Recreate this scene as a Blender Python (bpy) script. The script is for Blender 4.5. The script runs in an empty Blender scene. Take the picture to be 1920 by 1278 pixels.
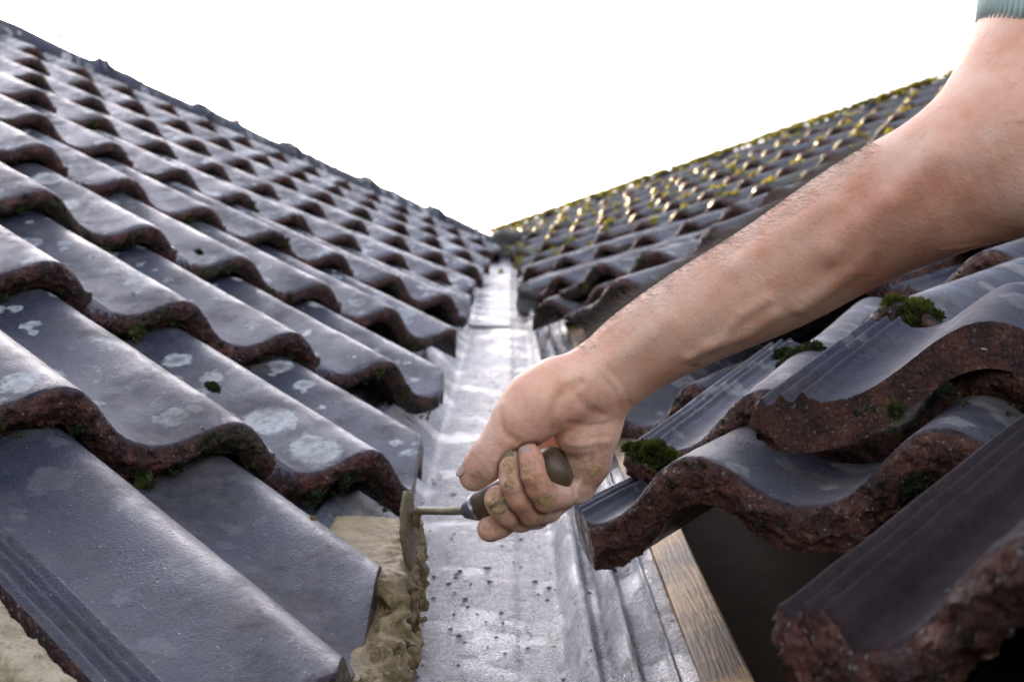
import bpy, bmesh, math, random
import numpy as np
from mathutils import Matrix, Vector, Quaternion
R_ = math.radians
random.seed(7); RNG = np.random.RandomState(11)
scene = bpy.context.scene
# ------------------------------------------------------------------ camera
RC = np.array([[0.9988088572692747, 0.048081315073811116, 0.008309860481290322],
               [-0.019249509517396485, 0.23178667994419105, 0.9725761622535218],
               [0.044836625918831904, -0.9715776459661997, 0.23243613065741886]])   # columns: right, down, forward
CAM = np.array([0.0797787562176375, -1.202251788077182, -0.19009877667985903])
FPX = 2360.0
cd = bpy.data.cameras.new('camera'); co = bpy.data.objects.new('camera', cd)
scene.collection.objects.link(co); scene.camera = co
m = Matrix(((RC[0, 0], -RC[0, 1], -RC[0, 2], CAM[0]), (RC[1, 0], -RC[1, 1], -RC[1, 2], CAM[1]), (RC[2, 0], -RC[2, 1], -RC[2, 2], CAM[2]), (0, 0, 0, 1)))
co.matrix_world = m
cd.sensor_width = 36; cd.lens = FPX / 1920 * 36; cd.clip_start = 0.02; cd.clip_end = 500
cd.dof.use_dof = True; cd.dof.focus_distance = 0.80; cd.dof.aperture_fstop = 13
# ------------------------------------------------------------------ light
SUN_AZ, SUN_EL = -24.0, 17.0          # azimuth from +Y towards +X, elevation
w = bpy.data.worlds.new('World'); scene.world = w; w.use_nodes = True
wn = w.node_tree; sky = wn.nodes.new('ShaderNodeTexSky'); sky.sky_type = 'NISHITA'; sky.sun_disc = False
sky.sun_elevation = R_(SUN_EL); sky.sun_rotation = R_(SUN_AZ); sky.air_density = 1.0; sky.dust_density = 3.0
bg = wn.nodes['Background']; bw = wn.nodes.new('ShaderNodeRGBToBW'); wn.links.new(sky.outputs[0], bw.inputs[0])
cmx = wn.nodes.new('ShaderNodeMix'); cmx.data_type = 'RGBA'; cmx.inputs[0].default_value = .5; wn.links.new(sky.outputs[0], cmx.inputs[6])
veil = wn.nodes.new('ShaderNodeMix'); veil.data_type = 'RGBA'; veil.blend_type = 'MULTIPLY'; veil.inputs[0].default_value = 1; wn.links.new(bw.outputs[0], veil.inputs[6]); veil.inputs[7].default_value = (1.12, 1.02, 1.10, 1)
wn.links.new(veil.outputs[2], cmx.inputs[7])          # thin white cloud over most of the sky
wn.links.new(cmx.outputs[2], bg.inputs[0]); bg.inputs[1].default_value = 0.15
ld = bpy.data.lights.new('sun', 'SUN'); ld.energy = 4.0; ld.angle = R_(0.5); ld.color = (1, 0.76, 0.40)
lo = bpy.data.objects.new('sun', ld); scene.collection.objects.link(lo)
sd = Vector((math.sin(R_(SUN_AZ)) * math.cos(R_(SUN_EL)), math.cos(R_(SUN_AZ)) * math.cos(R_(SUN_EL)), math.sin(R_(SUN_EL))))
lo.rotation_euler = sd.to_track_quat('Z', 'Y').to_euler()
vs = scene.view_settings; vs.view_transform = 'Standard'; vs.look = 'None'; vs.exposure = 2.3; vs.gamma = 1
# ------------------------------------------------------------------ helpers
def unit(v): v = np.asarray(v, float); return v / np.linalg.norm(v)
def at(px, py, d): return CAM + RC @ np.array([(px - 960) / FPX * d, (py - 639) / FPX * d, d])
def tag(o, label=None, cat=None, group=None, kind=None):
    for k, v in (('label', label), ('category', cat), ('group', group), ('kind', kind)):
        if v: o[k] = v
    return o
def mesh_obj(name, verts, faces, mats, parent=None, mi=None, smooth=True, loc=None):
    me = bpy.data.meshes.new(name); me.from_pydata([tuple(v) for v in verts], [], [tuple(f) for f in faces]); me.update()
    for mt in (mats if isinstance(mats, (list, tuple)) else [mats]): me.materials.append(mt)
    if mi is not None: me.polygons.foreach_set('material_index', np.asarray(mi, dtype=np.int32))
    me.polygons.foreach_set('use_smooth', [smooth] * len(me.polygons))
    o = bpy.data.objects.new(name, me); scene.collection.objects.link(o)
    if parent is not None: o.parent = parent
    if loc is not None: o.location = loc
    return o
def empty(name, loc=(0, 0, 0)):
    o = bpy.data.objects.new(name, None); scene.collection.objects.link(o); o.location = loc; return o
def hsh(i, j, k, s):
    n = (i * 374761393 + j * 668265263 + k * 2147483647 % 4294967296 * 0 + k * 1274126177 + s * 974711) & 0xFFFFFFFF
    n = ((n ^ (n >> 13)) * 1274126177) & 0xFFFFFFFF
    n = n ^ (n >> 16)
    return (n & 0xFFFFFF) / float(0xFFFFFF) * 2 - 1
def vnoise(P, scale, seed=0):
    Q = np.asarray(P, float) * scale + 1000.5; F = np.floor(Q).astype(np.int64); f = Q - F; f = f * f * (3 - 2 * f)
    out = 0
    for a in (0, 1):
        for b in (0, 1):
            for c in (0, 1):
                wgt = (f[..., 0] if a else 1 - f[..., 0]) * (f[..., 1] if b else 1 - f[..., 1]) * (f[..., 2] if c else 1 - f[..., 2])
                out = out + wgt * hsh(F[..., 0] + a, F[..., 1] + b, F[..., 2] + c, seed)
    return out
def fbm(P, scale, octv=3, seed=0):
    o = 0; a = 1
    for k in range(octv): o = o + a * vnoise(P, scale * 2 ** k, seed + k * 17); a *= .5
    return o
# ---- surface nets over a sampled signed distance field (one continuous mesh out of smooth unions)
def surface_nets(fn, lo, hi, h, block=7):
    lo = np.asarray(lo, float); n = np.ceil((np.asarray(hi) - lo) / h / block).astype(int) * block + 1
    nb = (n - 1) // block
    cc = np.stack(np.meshgrid(*[np.arange(k) for k in nb], indexing='ij'), -1).reshape(-1, 3)
    cen = lo + (cc + .5) * block * h
    d = fn(cen); near = np.abs(d) < block * h * 1.3
    G = np.ones(n, np.float32)
    sg = np.where(d > 0, 1, -1).reshape(nb)
    G[:-1, :-1, :-1] = np.repeat(np.repeat(np.repeat(sg, block, 0), block, 1), block, 2)
    loc = np.stack(np.meshgrid(*[np.arange(block + 1)] * 3, indexing='ij'), -1).reshape(-1, 3)
    B = cc[near]
    for s in range(0, len(B), 400):
        idx = (B[s:s + 400, None, :] * block + loc[None]).reshape(-1, 3)
        G[idx[:, 0], idx[:, 1], idx[:, 2]] = fn(lo + idx * h)
    S = G < 0
    nx, ny, nz = G.shape
    cnt = np.zeros((nx - 1, ny - 1, nz - 1), np.int8)
    for a in (0, 1):
        for b in (0, 1):
            for c in (0, 1): cnt += S[a:nx - 1 + a, b:ny - 1 + b, c:nz - 1 + c]
    act = (cnt > 0) & (cnt < 8)
    ci = np.argwhere(act); vid = np.full(act.shape, -1, np.int64); vid[act] = np.arange(len(ci))
    acc = np.zeros((len(ci), 3)); num = np.zeros(len(ci))
    cor = [(a, b, c) for a in (0, 1) for b in (0, 1) for c in (0, 1)]
    for p in cor:
        for ax in range(3):
            if p[ax] == 0:
                q = list(p); q[ax] = 1
                g0 = G[ci[:, 0] + p[0], ci[:, 1] + p[1], ci[:, 2] + p[2]]; g1 = G[ci[:, 0] + q[0], ci[:, 1] + q[1], ci[:, 2] + q[2]]
                cr = (g0 < 0) != (g1 < 0)
                t = np.where(cr, g0 / np.where(cr, g0 - g1, 1), 0)
                pt = np.tile(np.array(p, float), (len(ci), 1)); pt[:, ax] = t
                acc += pt * cr[:, None]; num += cr
    V = lo + (ci + acc / num[:, None]) * h
    F = []
    for ax in range(3):
        u, v_ = (ax + 1) % 3, (ax + 2) % 3
        sl0 = [slice(1, k - 1) for k in (nx, ny, nz)]; sl0[ax] = slice(0, (nx, ny, nz)[ax] - 1)
        sl1 = list(sl0); sl1[ax] = slice(1, (nx, ny, nz)[ax])
        A, Bq = S[tuple(sl0)], S[tuple(sl1)]
        e = np.argwhere(A != Bq); off = np.array([1, 1, 1]); off[ax] = 0; e = e + off
        fl = S[e[:, 0], e[:, 1], e[:, 2]]
        def c_(du, dv):
            q = e.copy(); q[:, u] -= du; q[:, v_] -= dv; return vid[q[:, 0], q[:, 1], q[:, 2]]
        quad = np.stack([c_(1, 1), c_(0, 1), c_(0, 0), c_(1, 0)], 1)
        quad[~fl] = quad[~fl][:, ::-1]
        F.append(quad)
    return V, np.concatenate(F)
def capsule(P, a, b, ra, rb):
    a = np.asarray(a, float); b = np.asarray(b, float); ab = b - a; L = max(1e-9, ab @ ab)
    t = np.clip(((P - a) @ ab) / L, 0, 1)
    return np.linalg.norm(P - a - t[:, None] * ab, axis=1) - (ra + (rb - ra) * t)
def smin(a, b, k):
    h = np.clip(.5 + .5 * (b - a) / k, 0, 1); return b + (a - b) * h - k * h * (1 - h)
# ------------------------------------------------------------------ materials
def new_mat(name):
    mt = bpy.data.materials.new(name); mt.use_nodes = True; nt = mt.node_tree
    return mt, nt, nt.nodes['Principled BSDF']
class NT:
    def __init__(s, nt): s.nt = nt; s.N = nt.nodes; s.L = nt.links
    def n(s, t, **k):
        nd = s.N.new(t)
        for a, b in k.items():
            if a.startswith('i_'): s.set(nd, a[2:], b)
            else: setattr(nd, a, b)
        return nd
    def set(s, nd, key, val):
        key = int(key) if key.isdigit() else key
        if hasattr(val, 'is_output') or isinstance(val, bpy.types.NodeSocket): s.L.new(val, nd.inputs[key])
        else: nd.inputs[key].default_value = val
    def coord(s, rnd=True):
        tc = s.n('ShaderNodeTexCoord')
        if not rnd: return tc.outputs['Object']
        oi = s.n('ShaderNodeObjectInfo'); mu = s.n('ShaderNodeMath', operation='MULTIPLY'); s.L.new(oi.outputs['Random'], mu.inputs[0]); mu.inputs[1].default_value = 37.0
        cb = s.n('ShaderNodeCombineXYZ'); [s.L.new(mu.outputs[0], cb.inputs[i]) for i in range(3)]
        ad = s.n('ShaderNodeVectorMath', operation='ADD'); s.L.new(tc.outputs['Object'], ad.inputs[0]); s.L.new(cb.outputs[0], ad.inputs[1])
        return ad.outputs[0]
    def noise(s, vec, scale, detail=4, rough=.55, dist=0):
        nd = s.n('ShaderNodeTexNoise'); s.L.new(vec, nd.inputs['Vector']); nd.inputs['Scale'].default_value = scale; nd.inputs['Detail'].default_value = detail
        nd.inputs['Roughness'].default_value = rough; nd.inputs['Distortion'].default_value = dist; return nd.outputs['Fac']
    def ramp(s, fac, stops, interp='LINEAR'):
        nd = s.n('ShaderNodeValToRGB'); cr = nd.color_ramp; cr.interpolation = interp
        while len(cr.elements) < len(stops): cr.elements.new(.5)
        for e, (p, c) in zip(cr.elements, stops):
            e.position = p; e.color = (c, c, c, 1) if isinstance(c, (int, float)) else (*c, 1)
        s.L.new(fac, nd.inputs[0]); return nd.outputs[0]
    def mix(s, fac, a, b, mode='MIX'):
        nd = s.n('ShaderNodeMix', data_type='RGBA', blend_type=mode)
        for sock, v in ((nd.inputs[0], fac), (nd.inputs[6], a), (nd.inputs[7], b)):
            if isinstance(v, bpy.types.NodeSocket): s.L.new(v, sock)
            elif isinstance(v, (int, float)): sock.default_value = v
            else: sock.default_value = (*v, 1)
        return nd.outputs[2]
    def math(s, op, a, b=0.0, clamp=False):
        nd = s.n('ShaderNodeMath', operation=op, use_clamp=clamp)
        for i, v in enumerate((a, b)):
            if isinstance(v, bpy.types.NodeSocket): s.L.new(v, nd.inputs[i])
            else: nd.inputs[i].default_value = v
        return nd.outputs[0]
    def bump(s, h, strength, dist, nrm=None):
        nd = s.n('ShaderNodeBump'); s.L.new(h, nd.inputs['Height']); nd.inputs['Strength'].default_value = strength; nd.inputs['Distance'].default_value = dist
        if nrm is not None: s.L.new(nrm, nd.inputs['Normal'])
        return nd.outputs[0]
    def voro(s, vec, scale, feature='F1', rnd=1.0):
        nd = s.n('ShaderNodeTexVoronoi', feature=feature); s.L.new(vec, nd.inputs['Vector']); nd.inputs['Scale'].default_value = scale; nd.inputs['Randomness'].default_value = rnd; return nd
def clay_color(T, vec, red=False):
    base = T.ramp(T.noise(vec, 60, 6, .65), [(.28, (.014, .009, .009)), (.42, (.080, .030, .024)), (.56, (.19, .062, .042)), (.75, (.30, .12, .08))] if not red else [(.28, (.03, .016, .014)), (.42, (.12, .048, .034)), (.58, (.25, .095, .058)), (.75, (.38, .17, .10))])
    blk = T.ramp(T.noise(vec, 34, 6, .7), [(.40, 0.0), (.56, 1.0)])
    base = T.mix(T.math('MULTIPLY', blk, (.4 if red else .55)), base, (.012, .011, .010))
    wv = T.n('ShaderNodeVectorMath', operation='ADD'); T.L.new(vec, wv.inputs[0]); wz = T.n('ShaderNodeTexNoise'); T.L.new(vec, wz.inputs['Vector']); wz.inputs['Scale'].default_value = 300; ws = T.n('ShaderNodeVectorMath', operation='SCALE'); T.L.new(wz.outputs['Color'], ws.inputs[0]); ws.inputs[3].default_value = .004; T.L.new(ws.outputs[0], wv.inputs[1])
    v = T.voro(wv.outputs[0], 330 if red else 300); peb = T.ramp(v.outputs['Distance'], [(.15, 1.0), (.40, 0.0)])
    sel = T.ramp(T.n('ShaderNodeSeparateColor', i_0=v.outputs['Color']).outputs[0], [(.68 if red else .82, 0.0), (.71 if red else .85, 1.0)], 'LINEAR')
    pc = T.ramp(T.n('ShaderNodeSeparateColor', i_0=v.outputs['Color']).outputs[1], [(.0, (.34, .2, .13)), (.5, (.42, .38, .33)), (1, (.13, .12, .13))])
    return T.mix(T.math('MULTIPLY', peb, sel), base, pc), v
def mat_clay(name='wet_tile_clay', moss=.5):
    mt, nt, p = new_mat(name); T = NT(nt); vec = T.coord()
    red = 'red' in name; col, v = clay_color(T, vec, red)
    ms = T.ramp(T.noise(vec, 14, 5, .6), [(.60 - .08 * moss, 0.0), (.70 - .05 * moss, 1.0)])
    col = T.mix(T.math('MULTIPLY', ms, .8 * moss), col, T.ramp(T.noise(vec, 200, 3), [(.35, (.012, .015, .006)), (.65, (.055, .065, .014))]))
    nt.links.new(col, p.inputs['Base Color'])
    r = T.ramp(T.noise(vec, 90, 4), [(.35, .14), (.65, .5)]); nt.links.new(r, p.inputs['Roughness'])
    b = T.bump(T.noise(vec, 150, 9, .75), 1.0, .009); b = T.bump(v.outputs['Distance'], .7, .003, b); nt.links.new(b, p.inputs['Normal'])
    return mt
def mat_coat(name='wet_slate_coating', lichen=1.0, dark=1.0, brown=.35, rough=(.20, .42), mosst=0.0, coat=.35):
    mt, nt, p = new_mat(name); T = NT(nt); vec = T.coord()
    big = T.noise(vec, 9, 4, .6)
    c = T.mix(T.ramp(big, [(.4, 0.0), (.68, 1.0)]), (.026 * dark, .030 * dark, .055 * dark), (.058 * dark, .056 * dark, .068 * dark))
    c = T.mix(T.math('MULTIPLY', T.ramp(T.noise(vec, 28, 5, .65), [(.52, 0.0), (.72, 1.0)]), brown), c, (.10, .085, .055))
    c = T.mix(T.math('MULTIPLY', T.ramp(T.noise(vec, 16, 3, .5, 1.5), [(.66, 0.0), (.76, 1.0)]), .5), c, (.15, .06, .05))
    g = T.noise(vec, 420, 3, .7); c = T.mix(T.ramp(g, [(.35, .55), (.62, 0.0)]), c, (.012, .012, .014))
    sp = T.voro(vec, 520); sel = T.ramp(T.n('ShaderNodeSeparateColor', i_0=sp.outputs['Color']).outputs[0], [(.972, 0.0), (.992, 1.0)])
    c = T.mix(T.math('MULTIPLY', sel, T.ramp(sp.outputs['Distance'], [(.2, 1.0), (.4, 0.0)])), c, (.5, .46, .4))
    # pale round lichens
    wv = T.n('ShaderNodeVectorMath', operation='ADD'); nz = T.n('ShaderNodeTexNoise'); nt.links.new(vec, nz.inputs['Vector']); nz.inputs['Scale'].default_value = 80; nz.inputs['Detail'].default_value = 4
    sc = T.n('ShaderNodeVectorMath', operation='SCALE'); nt.links.new(nz.outputs['Color'], sc.inputs[0]); sc.inputs[3].default_value = .022
    nt.links.new(vec, wv.inputs[0]); nt.links.new(sc.outputs[0], wv.inputs[1])
    rough_l = None; li = None
    for scl, thr, rr in ((11, .30, .28), (19, .36, .29), (34, .55, .28)):
        v = T.voro(wv.outputs[0], scl, rnd=.95); s3 = T.n('ShaderNodeSeparateColor', i_0=v.outputs['Color'])
        on = T.ramp(s3.outputs[0], [(thr + .1 * (1 - lichen), 0.0), (thr + .1 * (1 - lichen) + .01, 1.0)])
        edge = T.math('MULTIPLY_ADD' if False else 'MULTIPLY', s3.outputs[1], .12)
        dd = T.math('ADD', v.outputs['Distance'], edge)
        disk = T.ramp(dd, [(rr, 1.0), (rr + .06, 0.0)])
        ring = T.ramp(dd, [(rr * .35, .45), (rr * .8, 1.0)])
        k = T.math('MULTIPLY', T.math('MULTIPLY', disk, on), ring); li = k if li is None else T.math('MAXIMUM', li, k)
    li = T.math('MULTIPLY', li, T.ramp(T.noise(vec, 160, 4, .7), [(.3, .35), (.55, 1.0)])); li = T.math('MULTIPLY', li, .9 * min(1, lichen))
    c = T.mix(li, c, (.78, .77, .68))
    oi_ = T.n('ShaderNodeObjectInfo'); c = T.mix(1.0, c, T.ramp(oi_.outputs['Random'], [(0, (.70, .72, .78)), (.5, (1.0, .98, .97)), (1, (1.35, 1.30, 1.28))]), 'MULTIPLY')
    if mosst: c = T.mix(T.math('MULTIPLY', T.ramp(T.noise(vec, 12, 5, .65), [(.50, 0.0), (.60, 1.0)]), mosst), c, (.10, .11, .02))
    tco = T.n('ShaderNodeTexCoord'); sy = T.n('ShaderNodeSeparateXYZ', i_0=tco.outputs['Object'])
    dry = T.ramp(T.noise(vec, 13, 7, .74), [(.44, 0.0), (.60, 1.0)])
    c = T.mix(T.math('MULTIPLY', dry, .75), c, T.ramp(T.noise(vec, 70, 5, .7), [(.35, (.045, .036, .032)), (.65, (.15, .128, .105))]))
    edge = None
    if 'ridge' not in name:
        edge = T.ramp(T.math('ADD', sy.outputs[1], T.math('MULTIPLY', T.noise(vec, 120, 5, .7), .022)), [(.0135, 1.0), (.0185, 0.0)])
        c = T.mix(edge, c, T.ramp(T.noise(vec, 160, 4, .7), [(.35, (.012, .009, .008)), (.6, (.085, .04, .03))]))
    if 'uncoated' in name: c = T.mix(.75, c, (.045, .024, .020)); p.inputs['Specular IOR Level'].default_value = .2
    nt.links.new(c, p.inputs['Base Color'])
    r = T.ramp(T.noise(vec, 18, 5, .6), [(.3, rough[0]), (.7, rough[1])]); r = T.mix(li, r, (.7, .7, .7)); r = T.mix(T.math('MULTIPLY', dry, .6), r, (.75, .75, .75)); r = T.mix(edge, r, (.6, .6, .6)) if edge is not None else r; nt.links.new(r, p.inputs['Roughness'])
    b = T.bump(T.noise(vec, 520, 4, .75), 1.0, .0028); b = T.bump(T.noise(vec, 150, 4, .65), .4, .0024, b); b = T.bump(T.noise(vec, 30, 4), .3, .004, b); b = T.bump(li, .3, .001, b); nt.links.new(b, p.inputs['Normal'])
    p.inputs['Specular IOR Level'].default_value = .25 if 'uncoated' in name else .6
    nt.links.new(T.math('MULTIPLY', T.math('SUBTRACT', 1.0, T.math('MULTIPLY', dry, .8)), coat), p.inputs['Coat Weight']); p.inputs['Coat Roughness'].default_value = .28; p.inputs['Specular Tint'].default_value = (.66, .74, 1.0, 1); p.inputs['Coat Tint'].default_value = (.84, .89, 1.0, 1); nt.links.new(b, p.inputs['Coat Normal'])
    return mt
def mat_moss(name, a, b_, c_=None):
    mt, nt, p = new_mat(name); T = NT(nt); vec = T.coord(False)
    col = T.ramp(T.noise(vec, 60, 4, .7), [(.32, a), (.55, b_), (.72, c_ or b_)]); nt.links.new(col, p.inputs['Base Color']); p.inputs['Roughness'].default_value = .8
    tr = T.n('ShaderNodeBsdfTranslucent'); nt.links.new(col, tr.inputs[0]); mx = T.n('ShaderNodeMixShader'); mx.inputs[0].default_value = .35
    nt.links.new(p.outputs[0], mx.inputs[1]); nt.links.new(tr.outputs[0], mx.inputs[2]); nt.links.new(mx.outputs[0], nt.nodes['Material Output'].inputs[0])
    return mt
def mat_mortar(name, a, b_, rough=.75, spec=.3):
    mt, nt, p = new_mat(name); T = NT(nt); vec = T.coord(False)
    c = T.ramp(T.noise(vec, 55, 6, .65), [(.3, a), (.65, b_)]); c = T.mix(T.ramp(T.noise(vec, 500, 2), [(.3, .5), (.5, 0.0)]), c, tuple(x * .45 for x in a))
    nt.links.new(c, p.inputs['Base Color']); p.inputs['Roughness'].default_value = rough; p.inputs['Specular IOR Level'].default_value = spec
    b = T.bump(T.noise(vec, 220, 8, .7), .9, .005); nt.links.new(b, p.inputs['Normal']); return mt
def mat_metal():
    mt, nt, p = new_mat('wet_galvanised_metal'); T = NT(nt); vec = T.coord(False)
    mp = T.n('ShaderNodeMapping'); nt.links.new(vec, mp.inputs[0]); mp.inputs['Scale'].default_value = (1, .25, 1)
    st = T.noise(mp.outputs[0], 30, 6, .6)
    c = T.ramp(st, [(.3, (.30, .33, .40)), (.55, (.43, .46, .52)), (.75, (.56, .57, .59))])
    grit = T.ramp(T.noise(vec, 480, 6, .8), [(.44, 1.0), (.54, 0.0)]); ps = T.ramp(T.noise(vec, 22, 5, .65), [(.36, .75), (.6, 1.0)])
    c = T.mix(T.math('MULTIPLY', grit, ps), c, (.035, .035, .04))
    c = T.mix(T.math('MULTIPLY', T.ramp(T.noise(vec, 45, 5, .7), [(.53, 0.0), (.64, 1.0)]), .75), c, (.085, .08, .078))
    nt.links.new(c, p.inputs['Base Color'])
    p.inputs['Metallic'].default_value = .7
    wet = T.ramp(T.noise(vec, 11, 4, .6), [(.46, 0.0), (.58, 1.0)])
    r = T.mix(wet, T.ramp(T.noise(vec, 70, 4), [(.3, .20), (.7, .42)]), (.10, .10, .10)); nt.links.new(r, p.inputs['Roughness'])
    inv = T.math('SUBTRACT', 1.0, T.math('MULTIPLY', wet, .8))
    hgt = T.math('MULTIPLY', T.noise(vec, 240, 7, .85), inv)
    b = T.bump(hgt, 1.0, .0050); b = T.bump(T.noise(vec, 70, 3, .5), .15, .0008, b); nt.links.new(b, p.inputs['Normal'])
    nt.links.new(T.math('ADD', T.math('MULTIPLY', wet, .4), .3), p.inputs['Coat Weight']); p.inputs['Coat Roughness'].default_value = .1; nt.links.new(b, p.inputs['Coat Normal'])
    return mt
def mat_wood(name, a, b_):
    mt, nt, p = new_mat(name); T = NT(nt); vec = T.coord(False)
    mp = T.n('ShaderNodeMapping'); nt.links.new(vec, mp.inputs[0]); mp.inputs['Scale'].default_value = (14, 1, 14)
    c = T.ramp(T.noise(mp.outputs[0], 9, 6, .6, .6), [(.3, a), (.68, b_)]); c = T.mix(T.ramp(T.noise(vec, 24, 4), [(.5, 0.0), (.7, .6)]), c, tuple(x * .3 for x in a)); c = T.mix(T.ramp(T.noise(vec, 9, 5, .7), [(.40, 0.0), (.58, .88)]), c, (.075, .055, .04))
    nt.links.new(c, p.inputs['Base Color']); p.inputs['Roughness'].default_value = .55
    nt.links.new(T.bump(T.noise(mp.outputs[0], 30, 5), .5, .002), p.inputs['Normal']); return mt
def mat_plain(name, col, rough=.6, metal=0, bs=0, bd=.001, sc=300):
    mt, nt, p = new_mat(name); p.inputs['Base Color'].default_value = (*col, 1); p.inputs['Roughness'].default_value = rough; p.inputs['Metallic'].default_value = metal
    if rough > .92: p.inputs['Specular IOR Level'].default_value = .05
    T = NT(nt); vec = T.coord(False); nt.links.new(T.mix(T.ramp(T.noise(vec, 40, 4), [(.3, 0.0), (.7, 1.0)]), tuple(x * .7 for x in col), tuple(min(1, x * 1.2) for x in col)), p.inputs['Base Color'])
    if bs: nt.links.new(T.bump(T.noise(vec, sc, 5, .7), bs, bd), p.inputs['Normal'])
    return mt
M_clay = mat_clay('wet_tile_clay', .9); M_coat = mat_coat(); M_coat_near = mat_coat('wet_slate_coating_near', .12, 1.0, .7)
M_clay_red = mat_clay('wet_red_tile_clay', .25)
M_coat_dk = mat_coat('dark_uncoated_pan', .0, .5, 1.0, (.65, .95), 0, 0); M_coat_r = mat_coat('weathered_coating_right', .35, 1.0, .9, (.30, .58), .15, .1); M_coat_top = mat_coat('mossy_coating_right_top', .2, .8, 1.0, (.45, .7), .8, .1)
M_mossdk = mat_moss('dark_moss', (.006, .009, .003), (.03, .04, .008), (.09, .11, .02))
M_mossgr = mat_moss('green_moss', (.012, .018, .004), (.08, .10, .014), (.17, .19, .03))
M_mossyl = mat_moss('yellow_moss', (.08, .08, .01), (.38, .33, .04), (.62, .52, .08))
M_metal = mat_metal()
M_batten = mat_wood('pine_batten_wood', (.32, .17, .06), (.62, .40, .18))
M_felt = mat_plain('dark_underlay_felt', (.018, .013, .010), .95, 0, .5, .002)
M_mortar = mat_mortar('ochre_wet_mortar', (.20, .138, .06), (.45, .33, .155), .5, .5)
M_mortar_old = mat_mortar('grey_old_mortar', (.045, .043, .036), (.13, .125, .105))
# ------------------------------------------------------------------ roof frames
HL = np.array([0.62853, 0.77778, 0.0]); SL = np.array([0.66597, -0.53817, -0.51658]); NL = np.array([0.40179, -0.32469, 0.85624]); GA = 0.33536
L0 = np.array([-1.244253, 2.023766, 1.351267])          # crest of roll 0 at the nose of course 0 (left slope)
XC = 0.065                                              # lateral position of the valley axis
VD = np.array([0, .93503, .35456]); VN = np.array([0, -.35456, .93503]); FLOOR = -0.10
mir = lambda v: np.array([-v[0], v[1], v[2]])
HR, SR, NR = mir(HL), mir(SL), mir(NL)
NOSE_TILT = R_(-5.2)
AMP = 0.031; TH = 0.028; RP = 0.15
def prof(x, AMP=AMP):
    """height of the tile's top surface; x in roll pitches, crests at 0 and 1"""
    x = np.asarray(x, float); z = -AMP * (1 - (0.5 + 0.5 * np.cos(2 * np.pi * x)) ** 1.3)
    f = np.clip((-x - 0.50) / 0.03, 0, 1)                      # interlock ledge left of the first pan
    led = -AMP + (-.006 if AMP < .035 else .003 if AMP < .04 else .010) + .0055 * np.exp(-((x + .56) / .014) ** 2) + .0055 * np.exp(-((x + .625) / .014) ** 2) + .004 * np.exp(-((x + .695) / .014) ** 2)
    z = z * (1 - f) + led * f
    lip = np.clip((x - 1.24) / .06, 0, 1); z = z * (1 - lip) + lip * (-AMP * .62)
    return z
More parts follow.
